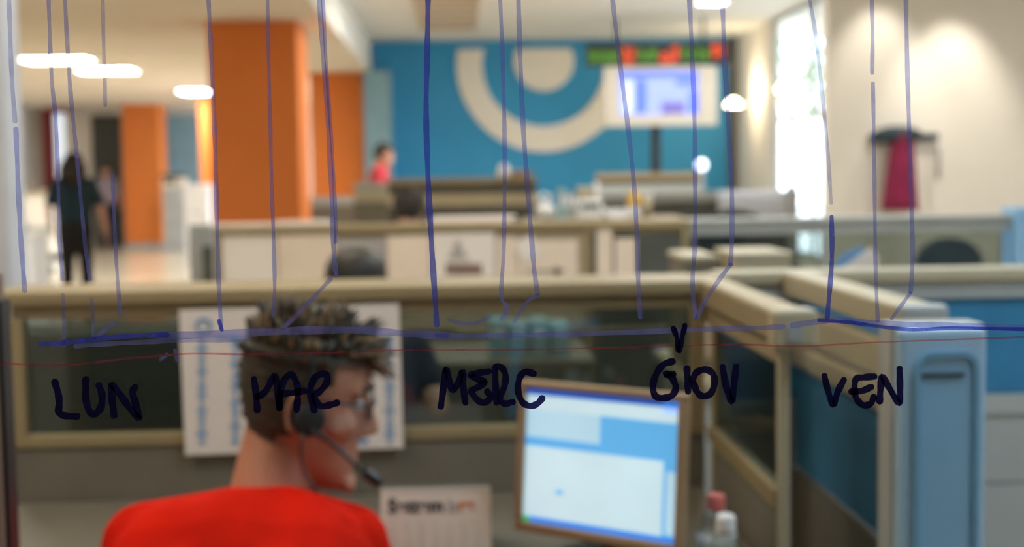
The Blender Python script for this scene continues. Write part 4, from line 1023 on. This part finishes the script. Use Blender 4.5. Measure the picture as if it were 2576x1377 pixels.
# hanging screen and LED ticker
YT = 17.0
t = thing('wall_screen', 'large silver framed display screen on a black pole before the blue wall', 'screen', (P(1662, 440, YT).x, YT, 0))
a, b = P(1520, 318, YT), P(1805, 166, YT); c, d = P(1560, 290, YT), P(1757, 178, YT)
for q in ((a.x, b.x, d.z, b.z), (a.x, b.x, a.z, c.z), (a.x, c.x, c.z, d.z), (d.x, b.x, c.z, d.z)): box('bezel', 'silver', t, q[0], q[1], YT, YT + .1, q[2], q[3], .01)
box('rear_shell', 'grey_plastic', t, a.x + .05, b.x - .05, YT + .1, YT + .2, a.z + .05, b.z - .05, .02)
sc = box('display', 'scr_lilac', t, c.x, d.x, YT + .03, YT + .06, c.z, d.z)
def tv(m, px0, px1, py0, py1): 
    a, b = P(px0, py1, YT + .03), P(px1, py0, YT + .03); box('display_area', m, sc, a.x, b.x, YT + .026, YT + .03, a.z, b.z)
tv('scr_blue', 1560, 1757, 178, 196); tv('scr_yellow', 1572, 1590, 204, 284); tv('scr_blue', 1600, 1625, 200, 286); tv('scr_blue', 1700, 1752, 200, 215); tv('scr_purple', 1664, 1724, 256, 288); tv('scr_blue', 1735, 1755, 230, 286)
q = P(1656, 330, YT); box('pole', 'black_plastic', t, q.x - .06, q.x + .06, YT + .2, YT + .28, .02, b.z - .1, .01); box('floor_base', 'black_plastic', t, q.x - .4, q.x + .4, YT, YT + .5, 0, .02, .005)
YK = 17.6
a, b = P(1476, 166, YK), P(1842, 104, YK)
t = thing('led_ticker', 'black LED ticker board with green and red characters above the screen', 'LED board', ((a.x + b.x) / 2, YK, a.z))
box('housing', 'black_plastic', t, a.x, b.x, YK, YK + .15, a.z, b.z, .01)
for k in (0.2, .8): box('hanger', 'black_plastic', t, a.x + (b.x - a.x) * k, a.x + (b.x - a.x) * k + .03, YK + .05, YK + .08, b.z, ZR)
def led(m, px0, px1, py0, py1, seed):
    rn = random.Random(seed); bm = bmesh.new(); st = 4.4
    nx, ny = int((px1 - px0) / st), int((py1 - py0) / st)
    for i in range(nx):
        for j in range(ny):
            if i % 6 == 5 or rn.random() < .32: continue
            c = P(px0 + (i + .5) * st, py0 + (j + .5) * st, YK); r = .0085
            bx(bm, c.x - r, c.x + r, YK - .006, YK, c.z - r, c.z + r)
    o = obj('led_segment', bm, m, t); o['kind'] = 'stuff'
for k, (m, x0_, x1_, y0_, y1_) in enumerate((('led_green', 1482, 1562, 128, 160), ('led_red', 1566, 1600, 118, 162), ('led_green', 1604, 1658, 124, 158), ('led_red', 1660, 1684, 132, 160), ('led_red', 1684, 1712, 116, 158), ('led_green', 1716, 1786, 122, 156), ('led_red', 1790, 1824, 112, 144))): led(m, x0_, x1_, y0_, y1_, k)

# coat rail with cap and magenta garment on the facing wall
YR = 12.4
t = thing('coat_rail', 'dark coat rail fixed to the cream wall', 'coat rail', (P(2270, 345, YR).x, YR, P(2270, 345, YR).z))
a, b = P(2184, 356, YR), P(2358, 336, YR)
box('rail', 'coat_dark', t, a.x, b.x, YR - .05, YR, a.z, b.z, .008)
for px in (2200, 2250, 2300, 2345):
    q = P(px, 350, YR); bm = bmesh.new(); tube(bm, [(q.x, YR - .05, q.z), (q.x, YR - .11, q.z - .01), (q.x, YR - .13, q.z + .03)], .008, 8); obj('hook', bm, 'coat_dark', t)
t = tag(obj('flat_cap', (lambda bm: (ball(bm, P(2258, 340, YR - .12), (.235, .09, .085), 20), ball(bm, P(2215, 352, YR - .12), (.09, .08, .035), 14), bm)[-1])(bmesh.new()), 'coat_dark', None, True), 'dark hat hanging on the coat rail above the magenta garment', 'hat')
bm = bmesh.new(); n = 22; rows = []
for k in range(11):
    f = k / 10; y_ = 332 + 198 * f; hw = 26 + 22 * f; row = []
    for j in range(n):
        a_ = 2 * PI * j / n; pp = P(2268 - 6 * f + hw * math.cos(a_), y_, YR - .13)
        row.append(bm.verts.new((pp.x, YR - .15 + .05 * math.sin(a_) + .012 * math.sin(5 * a_ + 1), pp.z)))
    rows.append(row)
for r, s in zip(rows, rows[1:]):
    for j in range(n): bm.faces.new((r[j], r[(j + 1) % n], s[(j + 1) % n], s[j]))
bm.faces.new(rows[0]); bm.faces.new(rows[-1][::-1])
sf = tag(obj('garment', bm, 'magenta', None, True), 'magenta garment hanging from the coat rail', 'garment')
bm = bmesh.new(); q = P(2262, 335, YR - .14); tube(bm, [(q.x - .06, q.y, q.z), (q.x, q.y, q.z + .05), (q.x + .06, q.y, q.z)], .012, 8); obj('hanging_loop', bm, 'magenta', sf)
bm = bmesh.new(); q0, q1_ = P(2356, 350, YR - .12), P(2360, 450, YR - .1)
tube(bm, [q0, q0.lerp(q1_, .4) + Vector((.01, 0, 0)), q1_], [.012, .018, .02], 8); tag(obj('strap', bm, 'frame_grey', None, True), 'thin grey strap hanging from the right end of the coat rail', 'strap')

# right, between partitions: boxes and printer on a desk behind G1
ds = thing('desk', 'low pale desk behind the side partitions with grey boxes on it', 'desk', (.9, 4.2, 0))
a, b = P(1700, 650, 4.2).x, P(2010, 650, 4.2).x; zz = .74
box('desktop', 'frame_cream', ds, a, b + .9, 3.9, 4.7, zz - .03, zz, .004)
for x_ in (a + .03, b + .83): 
    for y_ in (3.95, 4.62): box('leg', 'frame_grey', ds, x_, x_ + .04, y_, y_ + .04, 0, zz - .03)
def unit(name, label, px0, px1, pytop, Y, z0, m, cat, front, dpt=.3):
    a, b = P(px0, pytop, Y), P(px1, pytop, Y)
    t = thing(name, label, cat, ((a.x + b.x) / 2, Y, z0)); box('body', m, t, a.x, b.x, Y, Y + dpt, z0, a.z, .008)
    box('lid', 'frame_cream', t, a.x - .006, b.x + .006, Y - .006, Y + dpt + .006, a.z, a.z + .018, .006)
    for (u0, u1, v0, v1, mm) in front:
        w_, h_ = b.x - a.x, a.z - z0; box('front_panel', mm, t, a.x + w_ * u0, a.x + w_ * u1, Y - .006, Y, z0 + h_ * v0, z0 + h_ * v1, .002)
unit('document_box', 'tan lidded document box left of the cream printer', 1722, 1800, 658, 4.15, zz, 'panel_grey', 'box', ((.2, .45, .1, .9, 'panel_dark'), (.6, .9, .1, .9, 'panel_beige')))
unit('office_printer', 'cream office printer with dark openings behind the side partition', 1850, 1990, 652, 4.0, zz, 'frame_cream', 'printer', ((.35, .5, .4, .9, 'panel_dark'), (.65, .8, .4, .9, 'panel_grey'), (.05, .3, .5, .85, 'blue_grey')))
def card(label, poly, Y, m):
    bm = bmesh.new(); pp = [P(x, y, Y) for x, y in poly]; bot = .741
    prism(bm, [(q.x, q.z) for q in pp] + [(pp[-1].x, bot), (pp[0].x, bot)], Y, Y + .004)
    return tag(obj('paper_sheet', bm, m), label, 'paper', 'papers behind the blue partition')
card('large white sheet leaning behind the blue fabric partition', [(2086, 696), (2140, 660), (2192, 622), (2208, 645)], 3.95, 'paper')
card('blue sheet standing behind the white one', [(2098, 668), (2120, 640), (2165, 618), (2182, 640)], 3.99, 'print_blue')
# pale boxes on a desk seen through the dark glass
ds2 = thing('desk', 'dark desk seen through the glass behind the monitor', 'desk', (0, 4.9, 0))
box('desktop', 'desk', ds2, -1.0, .45, 4.45, 5.1, .705, .735, .004)
for x_ in (-.97, .40):
    for y_ in (4.5, 5.04): box('leg', 'frame_grey', ds2, x_, x_ + .04, y_, y_ + .04, 0, .705)
for k in range(4):
    px = 1232 + 52 * k; a, b = P(px, 895, 4.6), P(px + 44, 810 + (k % 2) * 8, 4.6)
    t = thing('file_box', ['leftmost pale blue file box behind the glass', 'second pale blue file box behind the glass', 'third pale blue file box behind the glass', 'rightmost pale blue file box behind the glass'][k], 'box', ((a.x + b.x) / 2, 4.6, .735), 'file boxes behind the glass')
    box('body', 'teal_pale', t, a.x, b.x, 4.6, 4.8, .735, b.z, .003); box('spine_label', 'paper_white', t, a.x + .012, b.x - .012, 4.597, 4.6, .80, b.z - .015)

# far left: counter, chair, cabinets
a, b = P(40, 500, 20.5), P(128, 480, 20.5)
t = thing('reception_counter', 'cream counter along the far left wall', 'counter', ((a.x + b.x) / 2, 20.5, 0))
box('body', 'wall_cream', t, a.x - .6, b.x, 20.5, 21.2, 0, b.z - .04, .01); box('counter_top', 'frame_cream', t, a.x - .65, b.x + .04, 20.44, 21.25, b.z - .04, b.z, .008); box('kick_board', 'panel_dark', t, a.x - .6, b.x, 20.48, 20.5, 0, .12); box('front_rail', 'frame_grey', t, a.x - .6, b.x, 20.47, 20.5, .62, .70)
w = P(108, 600, 17); office_chair('black office chair by the cream counter', w.x, 17.0, .6, .95)
w = P(40, 640, 8.0)
t = thing('paper_carton', 'white carton at the left edge beyond the partition', 'box', (w.x, 8.0, 0)); box('carton', 'paper_white', t, w.x - .25, w.x + .1, 8.0, 8.3, 0, P(40, 600, 8).z, .006); box('lid', 'white_plastic', t, w.x - .26, w.x + .11, 7.99, 8.31, P(40, 600, 8).z, P(40, 600, 8).z + .02, .004)
def cab(label, px0, px1, pytop, Y, m, parts, name='filing_cabinet', cat='cabinet'):
    a, b = P(px0, pytop, Y), P(px1, pytop, Y); t = thing(name, label, cat, ((a.x + b.x) / 2, Y, 0)); box('body', m, t, a.x, b.x, Y, Y + .5, 0, a.z, .01)
    for k in range(parts):
        z0_ = .1 + (a.z - .12) * k / parts; dr = box('drawer', m, t, a.x + .02, b.x - .02, Y - .015, Y, z0_, z0_ + (a.z - .12) / parts - .02, .004); box('handle', 'grey_plastic', dr, (a.x + b.x) / 2 - .08, (a.x + b.x) / 2 + .08, Y - .035, Y - .015, z0_ + .12, z0_ + .14)
    return a, b
a, b = cab('pale grey filing cabinet right of the far orange column', 408, 462, 474, 26.3, 'frame_grey', 3)
t = thing('office_copier', 'dark topped copier standing on the pale filing cabinet', 'copier', ((a.x + b.x) / 2, 26.5, a.z)); box('body', 'silver', t, a.x, b.x, 26.3, 26.75, a.z, a.z + .2, .01); box('scanner_lid', 'panel_dark', t, a.x - .02, b.x + .02, 26.28, 26.77, a.z + .2, a.z + .27, .01); box('control_panel', 'panel_dark', t, a.x + .05, a.x + .25, 26.27, 26.3, a.z + .1, a.z + .17)
cab('tall white cabinet partly hidden by the large orange column', 463, 525, 464, 23.0, 'white_plastic', 2)

# ================================================================== THE GLASS WITH THE HANDWRITING
YG = .80
G = thing('window_1', '', ''); del G['label'], G['category']; G['kind'] = 'structure'
box('glass_pane', 'pane', G, -1.3, 1.3, YG, YG + .006, .25, 2.5)
for q in ((-1.36, -1.3, .2, 2.56), (1.3, 1.36, .2, 2.56), (-1.3, 1.3, .2, .25), (-1.3, 1.3, 2.5, 2.56)): box('frame_bar', 'post_brown', G, q[0], q[1], YG - .02, YG + .03, q[2], q[3], .003)
bm = bmesh.new()
for q in ((XL, -1.36, 0, ZL), (1.36, 9, 0, ZR), (-1.36, 1.36, 0, .2), (-1.36, 1.36, 2.56, ZL)): bx(bm, q[0], q[1], YG - .03, YG + .04, q[2], q[3])
struct('wall_front', bm, 'wall_white')
PXM = YG / F
def smooth_pts(pts, n=7):
    if len(pts) < 3: return [Vector((p[0], p[1])) for p in pts]
    V = [Vector((p[0], p[1])) for p in pts]; V = [V[0] * 2 - V[1]] + V + [V[-1] * 2 - V[-2]]; out = []
    for i in range(1, len(V) - 2):
        a, b, c, d = V[i - 1:i + 3]
        for k in range(n):
            t = k / n; out.append(.5 * ((2 * b) + (-a + c) * t + (2 * a - 5 * b + 4 * c - d) * t * t + (-a + 3 * b - 3 * c + d) * t ** 3))
    out.append(V[-2]); return out
LAY = [0]
def stroke(bm, pts, w, wob=.12, seed=0):
    LAY[0] += 1; Y = YG - .0002 - .00001 * (LAY[0] % 30)
    sp = smooth_pts(pts); rn = random.Random(seed + len(pts)); L_, R_ = [], []
    def V(p): return bm.verts.new(P(p.x, p.y, Y))
    n = len(sp)
    for i, p in enumerate(sp):
        d = (sp[min(i + 1, n - 1)] - sp[max(i - 1, 0)]); d = d.normalized() if d.length else Vector((0, 1)); s = Vector((-d.y, d.x))
        h = w / 2 * (1 + wob * math.sin(i * .7 + seed) + rn.uniform(-wob, wob) * .4)
        if i in (0, n - 1):
            sg = -1 if i == 0 else 1; cen = V(p); arcv = []
            for k in range(9):
                a = PI * k / 8; arcv.append(V(p + s * math.cos(a) * h + d * sg * math.sin(a) * h * .95))
            for k in range(8): bm.faces.new((cen, arcv[k], arcv[k + 1]))
            L_.append(arcv[0]); R_.append(arcv[-1])
        else: L_.append(V(p + s * h)); R_.append(V(p - s * h))
    for i in range(n - 1): bm.faces.new((L_[i], L_[i + 1], R_[i + 1], R_[i]))
def mark(name, m, pts, w, label=None, seed=0):
    bm = bmesh.new(); stroke(bm, pts, w, seed=seed); o = obj(name, bm, m, G)
    if label: o['label'] = label
    return o
LINES = [
 ([(22, -8), (26, 100), (30, 200), (38, 305)], 13, 'ink_faint'), ([(40, 325), (45, 450), (50, 560), (56, 650), (62, 732)], 14, 'ink_blue'),
 ([(122, -8), (126, 110), (131, 210), (140, 300), (146, 450), (150, 600), (157, 702)], 12, 'ink_blue'), ([(158, 742), (161, 810), (160, 872)], 11, 'ink_faint'),
 ([(163, -8), (170, 120), (178, 240), (188, 340), (205, 520), (217, 640), (226, 702)], 12, 'ink_blue'), ([(230, 752), (234, 800), (234, 845)], 10, 'ink_faint'),
 ([(258, -8), (261, 120), (265, 265)], 11, 'ink_faint'), ([(283, 440), (288, 560), (294, 680), (303, 792)], 11, 'ink_blue'), ([(285, 815), (262, 832), (238, 849)], 13, 'ink_blue'),
 ([(524, -8), (531, 120), (537, 260), (542, 400), (546, 560), (550, 700), (556, 826)], 13, 'ink_blue'), ([(551, 808), (558, 830)], 13, 'ink_blue_bold'),
 ([(673, -8), (676, 150), (680, 320), (684, 480), (689, 620), (691, 720), (689, 792)], 11, 'ink_blue'),
 ([(803, -8), (812, 130), (822, 260), (831, 420), (837, 560), (840, 640), (846, 692)], 14, 'ink_blue'), ([(812, -8), (822, 180), (836, 380), (845, 560), (844, 610)], 10, 'ink_blue'),
 ([(832, 702), (795, 742), (760, 780), (712, 826)], 12, 'ink_blue'),
 ([(1077, -8), (1075, 120), (1072, 280), (1076, 430), (1083, 570), (1091, 700), (1099, 818)], 16, 'ink_blue_bold'),
 ([(1258, -8), (1265, 160), (1269, 330), (1269, 520), (1266, 650), (1261, 745), (1275, 772), (1270, 792), (1260, 804)], 12, 'ink_blue'),
 ([(1304, -8), (1308, 130), (1315, 300), (1324, 430), (1334, 560), (1343, 670), (1352, 738)], 14, 'ink_blue'), ([(1354, 742), (1330, 756), (1312, 780), (1294, 810)], 11, 'ink_blue'),
 ([(1540, -8), (1551, 90), (1567, 220), (1582, 340), (1596, 480), (1603, 620), (1606, 720), (1611, 798)], 13, 'ink_blue'),
 ([(1734, -8), (1741, 140), (1747, 300), (1749, 480), (1748, 620), (1742, 710), (1750, 800)], 13, 'ink_blue'),
 ([(1817, -8), (1823, 150), (1833, 320), (1841, 480), (1841, 600), (1838, 664)], 14, 'ink_blue'), ([(1838, 666), (1808, 706), (1775, 756), (1752, 802)], 13, 'ink_blue'),
 ([(2036, -8), (2052, 90), (2068, 230), (2082, 380), (2091, 512)], 11, 'ink_faint'), ([(2092, 546), (2093, 640), (2088, 720), (2081, 798)], 14, 'ink_blue_bold'),
 ([(2193, -8), (2195, 90), (2194, 184)], 12, 'ink_blue'), ([(2196, 210), (2199, 380), (2201, 560), (2203, 690), (2208, 806)], 11, 'ink_blue'),
 ([(2279, -8), (2282, 150), (2287, 320), (2292, 500), (2296, 640), (2291, 733)], 13, 'ink_blue'), ([(2290, 738), (2268, 768), (2243, 802)], 11, 'ink_blue'),
]
for k, (pts, w, m) in enumerate(LINES): mark('marker_line', m, pts, w * .86, seed=k)
mark('marker_line', 'ink_blue_bold', [(102, 866), (150, 864), (210, 857), (280, 850), (330, 846), (420, 843)], 13, 'dark blue start of the long horizontal line', 3)
mark('marker_line', 'ink_blue', [(400, 846), (480, 843), (620, 838), (760, 832), (900, 831), (1000, 838), (1120, 845)], 19, 'long horizontal blue line drawn on the glass', 5)
mark('marker_line', 'ink_blue', [(1100, 845), (1200, 846), (1300, 844), (1440, 841), (1600, 836), (1750, 830), (1900, 826), (1970, 822)], 13, None, 6)
mark('marker_line', 'ink_blue', [(1994, 819), (2040, 812), (2090, 806), (2160, 810), (2240, 816), (2330, 818), (2420, 820), (2500, 824), (2590, 826)], 15, None, 7)
mark('marker_line', 'ink_blue_bold', [(2060, 806), (2140, 812), (2210, 822), (2300, 830), (2400, 826), (2590, 829)], 9, None, 8)
mark('marker_line', 'ink_faint', [(190, 872), (260, 866), (340, 862), (460, 857), (620, 855)], 12, None, 9)
mark('marker_line', 'ink_blue', [(1128, 804), (1155, 813), (1190, 815), (1215, 806), (1236, 796)], 9, None, 10)
mark('marker_line', 'ink_red', [(-8, 914), (60, 917), (160, 919), (240, 912), (330, 902), (470, 891), (620, 892), (760, 890), (900, 886)], 5, 'thin red line drawn across the glass', 11)
mark('marker_line', 'ink_red', [(900, 886), (1000, 882), (1300, 880), (1600, 874), (1850, 867), (2010, 872), (2200, 862), (2590, 848)], 4.2, None, 12)
for pts in ([(1694, 826), (1703, 852), (1706, 882)], [(1723, 819), (1716, 850), (1709, 884)]): mark('marker_line', 'ink_navy', pts, 13)
for pts in ([(404, 905), (420, 892)], [(440, 882), (446, 908)]): mark('marker_line', 'ink_faint', pts, 9)
for pts in ([(1650, 884), (1662, 876)],): mark('marker_line', 'ink_faint', pts, 9)
WORDS = {
 'LUN': [[[(138, 962), (146, 990), (149, 1015), (148, 1038), (162, 1046), (194, 1048)]], [[(216, 956), (216, 1000), (224, 1034), (240, 1042), (255, 1022), (256, 992), (249, 970)]], [[(287, 1046), (282, 1005), (280, 970), (298, 988), (325, 1025), (350, 1052), (340, 1012), (333, 988), (340, 974)]]],
 'MAR': [[[(639, 954), (644, 990), (647, 1032)], [(648, 1000), (668, 985), (684, 956), (692, 948), (698, 980), (703, 1026)]], [[(703, 1028), (706, 985), (718, 952), (734, 944), (747, 968), (749, 1000), (746, 1032)], [(706, 992), (740, 988), (766, 984)]], [[(790, 1032), (782, 1000), (782, 972), (796, 947), (820, 942), (822, 962), (806, 984), (790, 998), (806, 1022), (828, 1020), (848, 1014)]]],
 'MERC': [[[(1109, 1024), (1114, 985), (1121, 932), (1128, 950), (1138, 982), (1152, 965), (1164, 936), (1166, 975), (1171, 1014)]], [[(1230, 935), (1200, 940), (1184, 944), (1200, 954), (1220, 962), (1200, 976), (1186, 985), (1200, 1006), (1218, 1014), (1234, 1000), (1226, 986)]], [[(1249, 1014), (1247, 970), (1246, 926), (1262, 926), (1272, 946), (1268, 975), (1257, 1004), (1270, 1016), (1290, 1012)]], [[(1343, 941), (1322, 936), (1308, 950), (1303, 982), (1314, 1012), (1334, 1022), (1352, 1016), (1364, 1003)]]],
 'GIOV': [[[(1692, 910), (1672, 916), (1654, 936), (1643, 968), (1648, 996), (1668, 1002), (1690, 996), (1700, 976), (1690, 950), (1674, 942), (1694, 942)]], [[(1728, 928), (1730, 960), (1731, 986)]], [[(1742, 956), (1752, 938), (1774, 930), (1794, 942), (1797, 968), (1786, 992), (1766, 997), (1752, 984), (1746, 966)]], [[(1818, 924), (1826, 970), (1840, 1010), (1846, 970), (1852, 922)]]],
 'VEN': [[[(2074, 946), (2082, 980), (2096, 1018), (2108, 985), (2123, 956)]], [[(2200, 948), (2172, 950), (2153, 955), (2150, 985), (2156, 1006), (2172, 1020), (2190, 1016), (2198, 1000)], [(2142, 986), (2168, 984), (2192, 974)]], [[(2213, 1010), (2215, 980), (2219, 948), (2236, 975), (2262, 1014), (2264, 970), (2263, 928)]]],
}
k = 0
for wd, letters in WORDS.items():
    bm = bmesh.new(); first = True; wob = None
    wroot = bpy.data.objects.new('handwritten_word', None); link(wroot); wroot.parent = G; wroot['label'] = 'handwritten ' + wd + ' in dark marker'
    for strokes in letters:
        bm = bmesh.new()
        for s in strokes: k += 1; stroke(bm, s, {'LUN': 18, 'MAR': 17, 'MERC': 16.5, 'GIOV': 17, 'VEN': 16.5}[wd], .08, k)
        me_o = obj('letter', bm, 'ink_navy', wroot)
